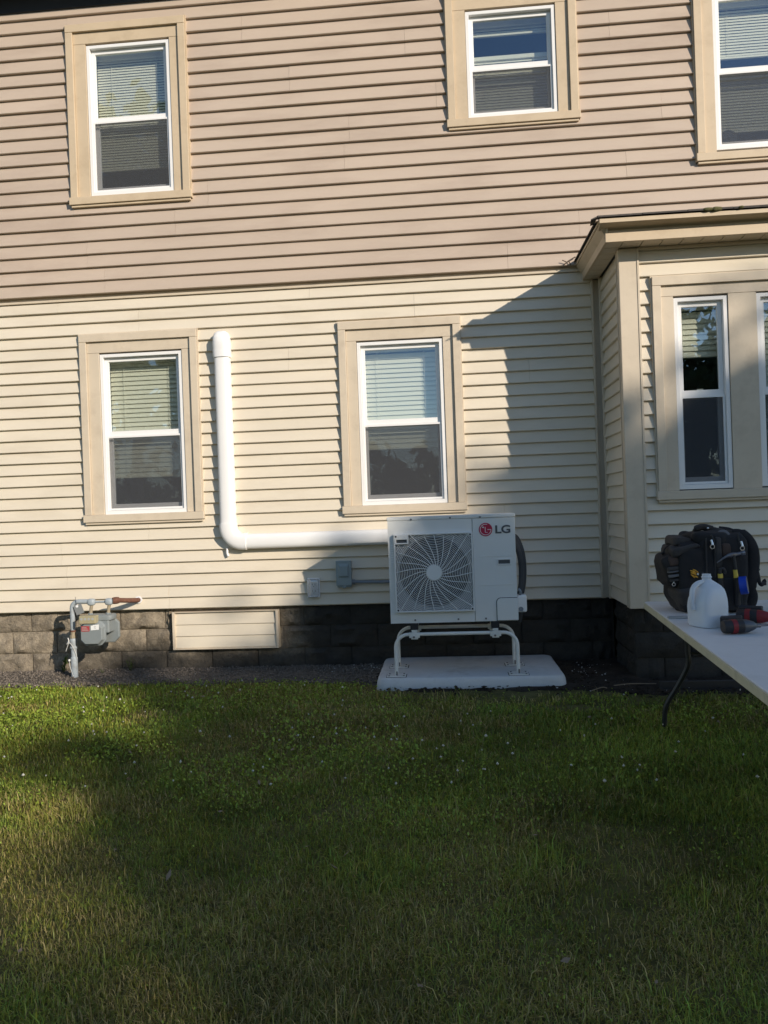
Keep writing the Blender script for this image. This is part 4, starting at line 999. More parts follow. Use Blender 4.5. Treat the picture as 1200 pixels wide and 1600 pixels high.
# ================================================================== FOLDING TABLE
TZ = 0.740
tdir = Vector((-0.0848, -0.9964, 0)); tperp = Vector((0.9964, -0.0848, 0)); tup = Vector((0, 0, 1))
TC = Vector((1.177, -1.821, 0)); TL, TWd = 2.44, 0.76
def tp(a, b, z): return TC + tdir*a + tperp*b + tup*z      # a along the length toward the viewer, b across
tb = thing('folding_table', tp(TL/2, TWd/2, 0), 'long pale folding table with cream edge and black legs beside the bay', 'table')
def rrect(ins, z, rad=0.03):
    out = []
    for (ca_, cb_, a0) in ((TL-rad, TWd-rad, 0), (rad, TWd-rad, PI/2), (rad, rad, PI), (TL-rad, rad, 3*PI/2)):
        for i in range(5):
            a = a0+PI/2*i/4; out.append(tp(ca_+(rad-ins)*math.cos(a), cb_+(rad-ins)*math.sin(a), z))
    return out
MB().loft([rrect(0.004, TZ-0.0045), rrect(0.004, TZ-0.001), rrect(0.008, TZ+0.0005)]).build('table_top', 'table_top', tb)
MB().loft([rrect(0.006, TZ-0.042), rrect(0.0, TZ-0.039), rrect(0.0, TZ-0.006), rrect(0.003, TZ-0.005)]).build('edge_band', 'table_edge', tb)
for (a_leg, sg) in ((0.22, -1), (TL-0.22, 1)):
    for (b0, b1) in ((0.20, 0.075), (TWd-0.20, TWd-0.075)):
        pts = smooth_path([tp(a_leg, b0, TZ-0.045), tp(a_leg, b0, 0.50), tp(a_leg, b0, 0.40), tp(a_leg+sg*0.03, b0+(b1-b0)*0.45, 0.27), tp(a_leg+sg*0.06, b0+(b1-b0)*0.95, 0.14), tp(a_leg+sg*0.075, b1, 0.0)])
        MB().tube(pts, 0.0145, 10).build('leg', 'blkmetal', tb, smooth=True)
    MB().tube([tp(a_leg, 0.20, 0.47), tp(a_leg, TWd-0.20, 0.47)], 0.010, 8).build('leg_brace', 'blkmetal', tb, smooth=True)
    MB().tube([tp(a_leg, TWd/2, 0.47), tp(a_leg-sg*0.28, TWd/2, TZ-0.05)], 0.008, 8).build('leg_stay', 'blkmetal', tb, smooth=True)
    MB().tube([tp(a_leg, 0.05, TZ-0.050), tp(a_leg, TWd-0.05, TZ-0.050)], 0.012, 8).build('leg_pivot', 'blkmetal', tb, smooth=True)
TT = TZ+0.0012

# ------------------------------------------------------------------ backpack
K = 1930.0; BPY = -2.24
def bp(cx, cy, dy=0.0):
    z = TT+(1012-cy)/K; return Vector((1.390+(cx-620)/K+0.035*(z-TT), BPY+dy, z))
bk = thing('tool_backpack', (1.40, BPY, TT), 'black and brown tool backpack standing on the folding table behind the jug', 'backpack')
def pad_box(name, mat, cx0, cx1, cy0, cy1, dy, dep, e=0.3, wob=0.008, seed=0, lean=0.0, taper=0.0):
    a, b = bp(cx0, cy1, dy), bp(cx1, cy0, dy); c = (a+b)/2
    return MB().sbox(c, ((b.x-a.x)/2, dep, (b.z-a.z)/2), e=e, nu=40, nv=22, wob=wob, seed=seed, rot=Matrix.Rotation(lean, 3, 'Y') if lean else None, taper=taper).build(name, mat, bk, smooth=True, angle=60)
pad_box('main_compartment', 'canvas', 500, 985, 190, 1008, 0.0, 0.165, 0.30, 0.022, 1)
pad_box('front_compartment', 'canvas', 300, 580, 280, 1000, 0.0, 0.150, 0.32, 0.022, 2, lean=-0.03)
pad_box('base_boot', 'canvas2', 312, 600, 730, 1010, 0.0, 0.156, 0.35, 0.006, 3, lean=-0.12, taper=-0.18)
pad_box('front_pocket', 'canvas', 168, 360, 400, 745, -0.01, 0.115, 0.4, 0.022, 4, lean=-0.12)
pad_box('pocket_panel', 'canvas_brown', 192, 318, 405, 520, -0.035, 0.10, 0.35, 0.005, 5, lean=-0.12)
pad_box('top_flap', 'canvas2', 235, 500, 300, 395, -0.01, 0.150, 0.4, 0.026, 6, lean=-0.22)
pad_box('top_flap', 'canvas2', 270, 440, 228, 330, -0.01, 0.11, 0.4, 0.014, 7, lean=0.12)
pad_box('top_lid', 'canvas', 430, 850, 175, 330, 0.0, 0.150, 0.45, 0.026, 8)
pad_box('side_band', 'canvas2', 648, 706, 225, 560, -0.115, 0.060, 0.35, 0.004, 9)
pad_box('side_panel', 'canvas_brown', 704, 800, 290, 430, -0.115, 0.056, 0.35, 0.004, 10)
pad_box('tool_pocket', 'canvas', 640, 900, 640, 985, -0.135, 0.055, 0.35, 0.008, 11)
pad_box('tool_pocket', 'canvas2', 500, 650, 560, 960, -0.120, 0.050, 0.35, 0.008, 12)
pad_box('back_panel', 'canvas', 800, 960, 175, 1000, 0.01, 0.150, 0.3, 0.010, 13)
for (cy, mat, h) in ((545, 'canvas2', 24), (575, 'stripe', 9), (620, 'stripe', 17), (665, 'canvas2', 14)):
    pad_box('webbing', mat, 186 + (cy-545)*0.22, 312, cy-h, cy+h, -0.040, 0.098, 0.3, 0.002, cy, lean=-0.12)
MB().tube(smooth_path([bp(270, 305, -0.05), bp(215, 325, -0.06), bp(190, 360, -0.06), bp(185, 400, -0.06), bp(165, 385, -0.07)]), 0.007, 8, flat=0.5).build('loop_strap', 'canvas', bk, smooth=True)
MB().tube(smooth_path([bp(505, 180, -0.04), bp(520, 148, -0.05), bp(590, 130, -0.05), bp(660, 150, -0.05), bp(740, 172, -0.05), bp(805, 190, -0.04)]), [0.012]*5+[0.022]*12+[0.017]*9, 10, flat=0.7).build('carry_handle', 'canvas2', bk, smooth=True)
MB().tube(smooth_path([bp(700, 250, -0.14), bp(712, 190, -0.12), bp(770, 180, -0.12), bp(815, 240, -0.13), bp(826, 330, -0.145), bp(822, 420, -0.15)]), 0.010, 8, flat=0.6).build('piping', 'stripe', bk, smooth=True)
MB().tube(smooth_path([bp(860, 200, -0.09), bp(930, 205, -0.10), bp(1000, 270, -0.11), bp(1040, 360, -0.12), bp(1055, 470, -0.12), bp(1050, 560, -0.12), bp(1040, 640, -0.12), bp(1030, 760, -0.11), bp(1060, 860, -0.10), bp(1040, 950, -0.09), bp(960, 985, -0.08)]), [0.022]*6+[0.030]*30+[0.026]*15, 12, flat=0.55, up=(0, 1, 0)).build('shoulder_strap', 'canvas', bk, smooth=True)
MB().tube(smooth_path([bp(840, 190, 0.08), bp(960, 215, 0.08), bp(1030, 300, 0.08), bp(1075, 480, 0.07), bp(1080, 700, 0.06), bp(1075, 850, 0.05), bp(1000, 980, 0.05)]), 0.028, 12, flat=0.5, up=(0, 1, 0)).build('shoulder_strap', 'canvas', bk, smooth=True)
MB().tube(smooth_path([bp(1055, 500, -0.13), bp(1078, 580, -0.13), bp(1095, 660, -0.13), bp(1105, 715, -0.13), bp(1130, 735, -0.13), bp(1150, 700, -0.13), bp(1168, 690, -0.13)]), 0.010, 8, flat=0.4).build('strap_tail', 'canvas', bk, smooth=True)
MB().box(bp(1080, 0).x, bp(1140, 0).x, BPY-0.145, BPY-0.125, bp(0, 740).z, bp(0, 705).z).build('buckle', 'toolblk', bk, bevel=0.004)
MB().tube(smooth_path([bp(1080, 520, -0.12), bp(1100, 560, -0.12), bp(1112, 580, -0.12), bp(1105, 590, -0.12)]), 0.003, 6).build('loose_cord', 'canvas', bk)
for (cx, pts) in ((545, [(548, 235), (552, 420), (556, 640), (552, 860)]), (640, [(600, 205), (634, 300), (640, 470), (642, 640)]), (880, [(862, 200), (880, 330), (890, 470)])):
    MB().tube(smooth_path([bp(a, b, -0.168) for a, b in pts]), 0.0042, 6).build('zipper', 'canvas2', bk, smooth=True)
def zip_pull(cx, cy, dy, s=1.0):
    z = MB(); c = bp(cx, cy, dy)
    z.tube(smooth_path([bp(cx-6*s, cy-45*s, dy), bp(cx+2, cy-15*s, dy-0.004), bp(cx+4, cy+5*s, dy-0.006)]), 0.006*s, 6)
    z.tube(arc_pts(tuple(bp(cx+4, cy+24*s, dy-0.006)), 0.0105*s, 0, 2*PI, 12), 0.0026*s, 5, cap=False)
    z.build('zipper_pull', 'silver', bk, smooth=True)
zip_pull(598, 300, -0.178); zip_pull(893, 325, -0.176); zip_pull(252, 690, -0.115, 0.8)
for (cx, cy, dy) in ((628, 143, -0.072), (752, 178, -0.072), (403, 815, -0.168), (468, 848, -0.168), (938, 925, -0.13), (935, 950, -0.13)):
    MB().sbox(bp(cx, cy, dy), (0.006, 0.004, 0.005), e=0.7, nu=10, nv=6).build('rivet', 'silver', bk, smooth=True)
# orange emblem: an angular patch of strokes
ebm = MB()
for (p0, p1, w) in (((392, 562), (452, 590), 0.0055), ((398, 585), (455, 606), 0.006), ((420, 550), (470, 585), 0.004), ((400, 602), (440, 640), 0.004), ((425, 622), (470, 634), 0.005), ((465, 570), (474, 610), 0.003)):
    a, b = bp(p0[0], p0[1], -0.166), bp(p1[0], p1[1], -0.166); ebm.tube([a, (a+b)/2+Vector((0, -0.003, 0.002)), b], [w*0.4, w, w*0.5], 6)
emo = ebm.build('emblem', 'orange', bk)
MB().sbox(bp(468, 600, -0.170), (0.005, 0.003, 0.005), e=0.9, nu=8, nv=6).build('emblem_dot', 'wht', emo)

# hammer hanging head-up in the pack's tool loop
hm = thing('claw_hammer', bp(790, 600, -0.20), 'steel claw hammer with yellow grip hanging on the backpack side', 'hammer')
HYo = -0.205
MB().tube(smooth_path([bp(632, 486, HYo), bp(680, 452, HYo), bp(730, 418, HYo), bp(780, 408, HYo), bp(830, 402, HYo)]), [0.002]+[0.004]*3+[0.007]*4+[0.010]*5+[0.012]*4+[0.0125]*4, 8, flat=0.8)
hh = MB().tube(smooth_path([bp(632, 486, HYo), bp(685, 448, HYo), bp(735, 420, HYo), bp(785, 408, HYo), bp(835, 402, HYo)], 4), [0.0025, 0.003, 0.004, 0.0045, 0.005, 0.006, 0.0065, 0.0075, 0.009, 0.011, 0.012, 0.012, 0.012, 0.0115, 0.010, 0.009, 0.009], 10)
hh.tube([bp(835, 402, HYo), bp(868, 396, HYo), bp(870, 396, HYo), bp(903, 390, HYo)], [0.009, 0.0095, 0.0125, 0.0130], 12)
hh.build('head', 'steel', hm, smooth=True)
MB().tube([bp(790, 405, HYo), bp(800, 480, HYo), bp(812, 560, HYo)], [0.009, 0.010, 0.0085], 10, flat=1.3).build('shaft', 'toolblk', hm, smooth=True)
MB().tube([bp(810, 560, HYo), bp(820, 640, HYo)], [0.0105, 0.0120], 10).build('collar', 'yellow', hm, smooth=True)
MB().tube([bp(820, 640, HYo), bp(838, 780, HYo+0.01), bp(850, 930, HYo+0.02)], [0.0122, 0.013, 0.015], 10).build('grip', 'toolblk', hm, smooth=True)
# blue tape roll hooked on the pack
tr_ = thing('tape_roll', bp(880, 715, -0.23), 'roll of bright blue masking tape hanging on the backpack', 'tape')
tax = Vector((0.93, -0.42, 0.12)).normalized()
def annulus(mb, c, ax, ro, ri, h, n=32):
    ax = ax.normalized(); u = ax.orthogonal().normalized(); v = ax.cross(u); rgs = []
    for (r, t) in ((ri, -h), (ro, -h), (ro, h), (ri, h), (ri, -h)): rgs.append([c+ax*t+(u*math.cos(2*PI*i/n)+v*math.sin(2*PI*i/n))*r for i in range(n)])
    return mb.loft(rgs, cap=False)
tcn = bp(872, 712, -0.235)
annulus(MB(), tcn, tax, 0.046, 0.0395, 0.018).build('tape', 'blue', tr_, smooth=True)
annulus(MB(), tcn, tax, 0.0393, 0.0355, 0.0182).build('core', 'card', tr_, smooth=True)
# hook tool with yellow neck beside the hammer
hk = thing('hook_tool', bp(680, 700, -0.20), 'small dark hook-headed tool with yellow neck poking out above the jug', 'tool')
MB().tube(smooth_path([bp(668, 600, -0.20), bp(664, 570, -0.20), bp(675, 548, -0.20), bp(700, 552, -0.20), bp(714, 580, -0.20), bp(708, 596, -0.20)]), 0.0085, 8).build('hook', 'toolblk', hk, smooth=True)
MB().tube([bp(668, 598, -0.20), bp(672, 640, -0.20)], 0.0125, 10).build('neck', 'yellow', hk, smooth=True)
MB().tube([bp(672, 640, -0.20), bp(680, 800, -0.20), bp(690, 940, -0.19)], 0.013, 10).build('shaft', 'toolblk', hk, smooth=True)

# ------------------------------------------------------------------ plastic jug
JC = Vector((1.238, -2.79, TT))
jug = thing('plastic_jug', JC, 'milky white plastic jug without a cap, standing on the table', 'jug')
def jring(z, hx, hy, cx=0.0, e=0.45, n=36):
    out = []
    for i in range(n):
        a = 2*PI*i/n; c, s_ = math.cos(a), math.sin(a)
        x = math.copysign(abs(c)**e, c)*hx; y = math.copysign(abs(s_)**e, s_)*hy
        ca_, sa_ = math.cos(0.42), math.sin(0.42)
        out.append((JC.x+cx+(x*ca_-y*sa_), JC.y+(x*sa_+y*ca_), JC.z+z))
    return out
prof = [(0.0005, 0.062, 0.062, 0, 0.5), (0.004, 0.070, 0.070, 0, 0.45), (0.020, 0.0745, 0.0745, 0, 0.42), (0.030, 0.0735, 0.0735, 0, 0.42), (0.095, 0.0745, 0.0745, 0, 0.42), (0.118, 0.073, 0.073, 0.001, 0.42),
        (0.135, 0.0715, 0.0715, 0.002, 0.45), (0.158, 0.065, 0.068, 0.005, 0.5), (0.178, 0.057, 0.062, 0.008, 0.55), (0.196, 0.047, 0.051, 0.007, 0.65), (0.210, 0.034, 0.036, 0.004, 0.8), (0.220, 0.024, 0.024, 0.002, 1.0), (0.225, 0.0205, 0.0205, 0, 1.0),
        (0.232, 0.0215, 0.0215, 0, 1.0), (0.234, 0.0235, 0.0235, 0, 1.0), (0.238, 0.0235, 0.0235, 0, 1.0), (0.240, 0.020, 0.020, 0, 1.0), (0.250, 0.020, 0.020, 0, 1.0), (0.250, 0.0165, 0.0165, 0, 1.0), (0.225, 0.0165, 0.0165, 0, 1.0)]
MB().loft([jring(z, hx, hy, cx, e) for z, hx, hy, cx, e in prof]).build('body', 'milky', jug, smooth=True, angle=40)
MB().tube(smooth_path([(JC.x-0.020, JC.y-0.012, JC.z+0.214), (JC.x-0.050, JC.y-0.020, JC.z+0.206), (JC.x-0.072, JC.y-0.026, JC.z+0.185), (JC.x-0.080, JC.y-0.030, JC.z+0.150), (JC.x-0.082, JC.y-0.030, JC.z+0.115), (JC.x-0.074, JC.y-0.026, JC.z+0.085)]), [0.012]*4+[0.0125]*18+[0.014]*4, 10).build('handle', 'milky', jug, smooth=True)

# ------------------------------------------------------------------ power tools, pencil bar
def driver(name, origin, nose, hdir, label, nose_mat='toolgrey', scale=1.0):
    """cordless driver lying on its side: motor body, nose cone, chuck + bit, handle, battery"""
    t = thing(name, origin, label, 'power tool'); o = Vector(origin); f = Vector(nose).normalized(); h = Vector(hdir).normalized(); u = f.cross(h).normalized(); s_ = scale
    def prof(pts): return [o+f*a*s_ for a, r in pts], [r*s_ for a, r in pts]
    p, r = prof([(-0.078, 0.020), (-0.076, 0.027), (-0.066, 0.0305), (0.0, 0.0315), (0.012, 0.0305)]); MB().tube(p, r, 20).build('motor_body', 'toolblk', t, smooth=True, angle=50)
    p, r = prof([(-0.040, 0.0325), (-0.018, 0.0328)]); MB().tube(p, r, 20).build('red_band', 'toolred', t, smooth=True, angle=50)
    p, r = prof([(0.012, 0.0308), (0.030, 0.0300), (0.058, 0.0215), (0.072, 0.0135), (0.074, 0.010)]); MB().tube(p, r, 20).build('nose_cone', nose_mat, t, smooth=True, angle=50)
    p, r = prof([(0.074, 0.0095), (0.094, 0.0095), (0.095, 0.0045), (0.130, 0.0040)]); MB().tube(p, r, 10).build('bit_holder', 'steel', t, smooth=True, angle=50)
    b = o - f*0.030*s_
    MB().loft([[b+h*a*s_+(f*math.cos(2*PI*i/14)*w+u*math.sin(2*PI*i/14)*w2)*s_ - f*a*0.12*s_ for i in range(14)] for a, w, w2 in ((0.015, 0.026, 0.021), (0.04, 0.021, 0.018), (0.085, 0.019, 0.017), (0.115, 0.022, 0.019))]).build('handle', 'toolblk', t, smooth=True, angle=50)
    MB().tube([b+h*0.04*s_+f*0.020*s_, b+h*0.056*s_+f*0.022*s_], 0.008*s_, 8).build('trigger', 'toolred', t, smooth=True)
    c = b+h*0.140*s_-f*0.010*s_
    bt = MB().obox(c, f, u, h, 0.052*s_, 0.028*s_, 0.024*s_).build('battery', 'toolblk', t, bevel=0.006, seg=3)
    MB().obox(c+h*0.002-u*0.0285*s_, f, u, h, 0.034*s_, 0.0012, 0.012*s_).build('battery_label', 'toolred', bt)
    return t
driver('impact_driver', (1.300, -3.02, TT+0.033), (0.985, 0.10, 0.0), (0.35, 0.93, 0.0), 'red and black driver with grey nose cone lying in front of the jug')
driver('cordless_drill', (1.475, -2.74, TT+0.034), (0.86, -0.50, 0.0), (0.5, 0.86, 0.0), 'black and red drill lying behind the driver, cut by the photo edge', 'toolred', 1.05)
bar = MB().obox((1.30, -2.535, TT+0.006), Vector((0.9985, -0.05, 0)), Vector((0.05, 0.9985, 0)), tup, 0.175, 0.016, 0.0055).build('metal_ruler', 'label_grey', None, bevel=0.0015)
tag(bar, 'thin grey bar lying on the table behind the jug', 'ruler')

# ================================================================== GROUND DETAIL
def numpy_mesh(name, verts, faces_flat, loops_per, mat, cols=None):
    """verts (N,3), faces_flat list of (array (F,k)); colour per vertex"""
    me = bpy.data.meshes.new(name)
    nv = len(verts); me.vertices.add(nv); me.vertices.foreach_set('co', verts.astype(np.float32).ravel())
    nl = sum(f.size for f in faces_flat); me.loops.add(nl); me.loops.foreach_set('vertex_index', np.concatenate([f.ravel() for f in faces_flat]).astype(np.int32))
    cnt = np.concatenate([np.full(len(f), f.shape[1], dtype=np.int32) for f in faces_flat]); me.polygons.add(len(cnt))
    st_ = np.concatenate([[0], np.cumsum(cnt)[:-1]]).astype(np.int32); me.polygons.foreach_set('loop_start', st_); me.polygons.foreach_set('loop_total', cnt)
    me.update(calc_edges=True)
    if cols is not None:
        ca_ = me.color_attributes.new('col', 'FLOAT_COLOR', 'POINT'); ca_.data.foreach_set('color', np.c_[cols, np.ones(nv)].astype(np.float32).ravel())
    me.materials.append(M[mat]); o = bpy.data.objects.new(name, me); col.objects.link(o); return o

def vnoise(x, y, s, seed):
    """smooth 2-D value noise, vectorised"""
    r = np.random.default_rng(seed); tab = r.random((64, 64)); x = x*s+100; y = y*s+100
    xi = np.floor(x).astype(int); yi = np.floor(y).astype(int); fx_ = x-xi; fy_ = y-yi; fx_ = fx_*fx_*(3-2*fx_); fy_ = fy_*fy_*(3-2*fy_)
    g_ = lambda a, b: tab[a % 64, b % 64]
    return (g_(xi, yi)*(1-fx_)+g_(xi+1, yi)*fx_)*(1-fy_)+(g_(xi, yi+1)*(1-fx_)+g_(xi+1, yi+1)*fx_)*fy_
edge_x = np.linspace(-8, 6, 1401); edge_y = np.array([grass_edge(x) for x in edge_x])
def lawn_points(n, y0, y1, half0, half1, xc0, xc1, seed):
    r = np.random.default_rng(seed); y = r.uniform(y0, y1, n); t = (y-y0)/(y1-y0)
    x = (xc0+(xc1-xc0)*t) + r.uniform(-1, 1, n)*(half0+(half1-half0)*t)
    ye = np.interp(x, edge_x, edge_y); cover = np.clip((ye-y+0.10)/0.22, 0, 1)**1.5
    # worn hole near the pad and thin turf round it
    d1 = np.hypot((x-0.80)/0.20, (y+1.47)/0.10); cover *= np.clip((d1-0.75)*2, 0.05, 1)
    d2 = np.hypot((x-0.42)/0.10, (y+1.62)/0.07); cover *= np.clip((d2-0.7)*2, 0.1, 1)
    near_pad = (x > -0.7) & (x < 1.5) & (y > -1.45); cover = np.where(near_pad, cover*np.clip(0.10+(ye-y)*1.7, 0.06, 1), cover)
    bare = vnoise(x, y, 1.9, 5); cover *= np.clip(1.35-np.clip(bare-0.62, 0, 1)*3.2, 0.35, 1)
    cover *= np.clip(0.42+1.4*vnoise(x, y, 11.0, 15)*vnoise(x, y, 5.0, 16)*1.6, 0.42, 1)
    inpad = (x > PX0-0.02) & (x < PX1+0.02) & (y > PY0-0.02)
    keep = (r.random(n) < cover) & (y < ye+0.10) & ~inpad
    return x[keep], y[keep]
def blades(x, y, L, wd, seed, lean=0.6):
    n = len(x); r = np.random.default_rng(seed)
    az = r.uniform(0, 2*PI, n); ln_ = np.clip(r.normal(lean, 0.42, n), 0.03, 1.5)
    dx, dy = np.cos(az), np.sin(az); px, py = -dy, dx
    base = np.c_[x, y, np.full(n, -0.002)]; L = L*r.uniform(0.55, 1.3, n); wd = wd*r.uniform(0.7, 1.3, n)
    h1 = L*0.5*np.cos(ln_*0.5); o1 = L*0.5*np.sin(ln_*0.5); h2 = h1+L*0.5*np.cos(ln_*1.5).clip(-0.2, 1); o2 = o1+L*0.5*np.sin(ln_*1.5)
    m = base+np.c_[dx*o1, dy*o1, h1]; t = base+np.c_[dx*o2, dy*o2, np.maximum(h2, 0.006)]; sd = np.c_[px, py, np.zeros(n)]
    V = np.stack([base-sd*wd[:, None]/2, base+sd*wd[:, None]/2, m+sd*wd[:, None]*0.42, m-sd*wd[:, None]*0.42, t], 1).reshape(-1, 3)
    i = np.arange(n)*5; F4 = np.c_[i, i+1, i+2, i+3]; F3 = np.c_[i+3, i+2, i+4]
    return V, F4, F3
def blade_cols(x, y, seed):
    n = len(x); r = np.random.default_rng(seed)
    dry = np.clip((vnoise(x, y, 1.15, 21)*0.5+vnoise(x, y, 3.3, 22)*0.3+vnoise(x, y, 9.0, 23)*0.2-0.44)*5.5, 0, 1)
    dry = np.clip(dry + 0.55*np.exp(-((x+1.35)/0.55)**2-((y+2.35)/0.42)**2) + np.clip((-y-3.0)/1.6, 0, 1)*0.05 - np.clip((x-0.1)*0.5, 0, 0.3)*np.clip(1-(-y-1.2)/2, 0, 1), 0, 1)
    isdry = r.random(n) < (0.06+dry*0.36)
    tone = (0.50+0.62*vnoise(x, y, 2.2, 61)+0.38*vnoise(x, y, 7.0, 62))
    gr_ = np.array([0.245, 0.285, 0.042])[None]*r.uniform(0.45, 1.5, (n, 1))*tone[:, None]; gr_[:, 0] *= r.uniform(0.72, 1.25, n)
    lush = np.clip((vnoise(x, y, 0.9, 31)-0.35)*3, 0, 1)[:, None]; gr_ = gr_*(1-0.3*lush)+lush*0.3*np.array([0.15, 0.27, 0.045])*tone[:, None]
    st_ = np.array([0.46, 0.365, 0.14])[None]*r.uniform(0.35, 1.35, (n, 1))*(0.6+0.4*tone[:, None])
    ol = np.array([0.27, 0.225, 0.055])*tone[:, None]
    return np.where(isdry[:, None], st_, gr_*(1-0.5*dry[:, None])+ol*0.5*dry[:, None])
Vs, F4s, F3s, Cs = [], [], [], []; off = 0
for (n, y0, y1, h0, h1, c0, c1, L, wd, sd) in (
        (205000, -5.1, -3.3, 1.75, 2.7, -0.2, -0.25, 0.044, 0.0027, 1), (135000, -3.3, -2.0, 2.7, 3.6, -0.25, -0.3, 0.046, 0.0040, 2),
        (115000, -2.0, -0.5, 3.6, 4.6, -0.3, -0.5, 0.048, 0.0060, 3), (7000, -5.0, -2.6, 1.75, 3.0, -0.2, -0.25, 0.085, 0.0034, 4), (2600, -2.6, -0.6, 3.0, 4.4, -0.3, -0.4, 0.085, 0.0048, 5)):
    x, y = lawn_points(n, y0, y1, h0, h1, c0, c1, sd); V, a, b = blades(x, y, np.full(len(x), L)*(0.55+0.75*vnoise(x, y, 2.9, 8)), np.full(len(x), wd), sd+50, 0.95 if L < 0.06 else 0.7)
    Vs.append(V); F4s.append(a+off); F3s.append(b+off); Cs.append(np.repeat(blade_cols(x, y, sd+70), 5, axis=0)); off += len(V)
# clover / broad leaves low in the turf
x, y = lawn_points(130000, -4.8, -0.55, 1.8, 4.6, -0.25, -0.5, 9)
cl = vnoise(x, y, 1.1, 41)*0.55+vnoise(x, y, 3.0, 42)*0.45 + np.clip((y+2.2)*0.10, -0.14, 0.12) + np.clip((-x-1.2)*0.06, 0, 0.12) - np.clip((x-0.3)*0.12, 0, 0.16); k = rng.random(len(x)) < np.clip((cl-0.45)*3, 0.015, 0.9); x, y = x[k], y[k]
n = len(x); r = np.random.default_rng(3); az = r.uniform(0, 2*PI, n); s_ = r.uniform(0.004, 0.0085, n)*np.clip(1+(y+2.2)*0.28, 0.42, 1.0); zt_ = r.uniform(0.018, 0.052, n); tl1 = r.normal(0, 0.6, n); tl2 = r.normal(0, 0.6, n)
u = np.c_[np.cos(az), np.sin(az), tl1]*s_[:, None]; v = np.c_[-np.sin(az), np.cos(az), tl2]*s_[:, None]*0.85; c = np.c_[x, y, zt_]
V = np.stack([c-u, c-u*0.3+v, c+u*0.8+v*0.7, c+u*0.8-v*0.7, c-u*0.3-v], 1).reshape(-1, 3); i = np.arange(n)*5+off
cc = np.array([0.25, 0.33, 0.045])[None]*r.uniform(0.6, 1.4, (n, 1))
Vs.append(V); Cs.append(np.repeat(cc, 5, axis=0)); F5 = np.c_[i, i+1, i+2, i+3, i+4]
gob = numpy_mesh('grass', np.concatenate(Vs), [np.concatenate(F4s), np.concatenate(F3s), F5], None, 'grass', np.concatenate(Cs))
tag(gob, 'patchy mown grass with clover and dry straw in front of the house', 'grass', kind='stuff')
# white clover heads
def ico_cloud(name, mat, x, y, z, s, label, cat, flat=1.0, jitter=0.25):
    oc = np.array([(1,0,0),(-1,0,0),(0,1,0),(0,-1,0),(0,0,1),(0,0,-1)], float); fc = np.array([(0,2,4),(2,1,4),(1,3,4),(3,0,4),(2,0,5),(1,2,5),(3,1,5),(0,3,5)])
    n = len(x); r = np.random.default_rng(len(name)); vv = oc[None]*(1+r.uniform(-jitter, jitter, (n, 6, 1)))
    a = r.uniform(0, 2*PI, n); ca_, sa_ = np.cos(a)[:, None], np.sin(a)[:, None]
    vx = vv[..., 0]*ca_-vv[..., 1]*sa_; vy = vv[..., 0]*sa_+vv[..., 1]*ca_; vv = np.stack([vx, vy, vv[..., 2]*flat], -1)*s[:, None, None]
    V = (vv+np.c_[x, y, z][:, None]).reshape(-1, 3); F = (fc[None]+np.arange(n)[:, None, None]*6).reshape(-1, 3)
    return tag(numpy_mesh(name, V, [F], None, mat), label, cat, kind='stuff')
x, y = lawn_points(560, -3.0, -0.6, 2.7, 4.4, -0.3, -0.5, 77); k = rng.random(len(x)) < np.clip(vnoise(x, y, 0.8, 51)*1.2-0.2+np.clip(-x*0.12, -0.2, 0.3), 0.05, 0.8); x, y = x[k], y[k]
ico_cloud('clover_flowers', 'clover', x, y, rng.uniform(0.045, 0.075, len(x)), rng.uniform(0.005, 0.0095, len(x)), 'small white clover heads dotted through the lawn', 'clover')
x, y = lawn_points(70, -4.6, -0.7, 1.6, 4.2, -0.2, -0.4, 99); n = len(x); az = rng.uniform(0, 2*PI, n); s_ = rng.uniform(0.008, 0.02, n)
u = np.c_[np.cos(az), np.sin(az), rng.normal(0, 0.4, n)]*s_[:, None]; v = np.c_[-np.sin(az), np.cos(az), rng.normal(0, 0.4, n)]*s_[:, None]*0.55; c = np.c_[x, y, rng.uniform(0.03, 0.05, n)]
V = np.stack([c-u, c+v-np.c_[0*x, 0*x, s_*0.25], c+u, c-v], 1).reshape(-1, 3); i = np.arange(n)*4
tag(numpy_mesh('fallen_leaves', V, [np.c_[i, i+1, i+2], np.c_[i, i+2, i+3]], None, 'twig'), 'curled brown leaves scattered on the lawn', 'leaves', kind='stuff')
# gravel and clods
x = rng.uniform(-5.6, -0.45, 26000); y = rng.uniform(-0.66, 0.02, 26000); ye = np.interp(x, edge_x, edge_y); k = (y > ye+rng.normal(0, 0.03, len(x))) & ~((x > PX0) & (y > PY0) & (y < PY1)); x, y = x[k], y[k]
ico_cloud('gravel_stones', 'pebble', x, y, rng.uniform(0.006, 0.026, len(x)), rng.gamma(3.0, 0.0020, len(x)).clip(0.002, 0.016), 'loose grey gravel along the foundation left of the pad', 'gravel', 0.65)
x = rng.uniform(-0.6, 4.0, 9000); y = rng.uniform(-1.35, 0.02, 9000); ye = np.interp(x, edge_x, edge_y); k = (y > ye+rng.normal(-0.03, 0.06, len(x))) & ~((x > PX0-0.01) & (x < PX1+0.01) & (y > PY0-0.01)) & ~((x > BX0) & (y > YBAY)); x, y = x[k], y[k]
ico_cloud('soil_clods', 'soil', x, y, rng.uniform(0.004, 0.03, len(x)), rng.gamma(2.0, 0.0045, len(x)).clip(0.002, 0.02), 'dark crumbled soil around the pad and bay', 'soil', 0.45)
x = np.r_[rng.normal(1.18, 0.16, 110), rng.normal(-0.75, 0.25, 90), rng.uniform(0.7, 1.7, 30)]; y = np.r_[rng.normal(-0.38, 0.16, 110), rng.normal(-0.12, 0.09, 90), rng.uniform(-1.2, -0.3, 30)]
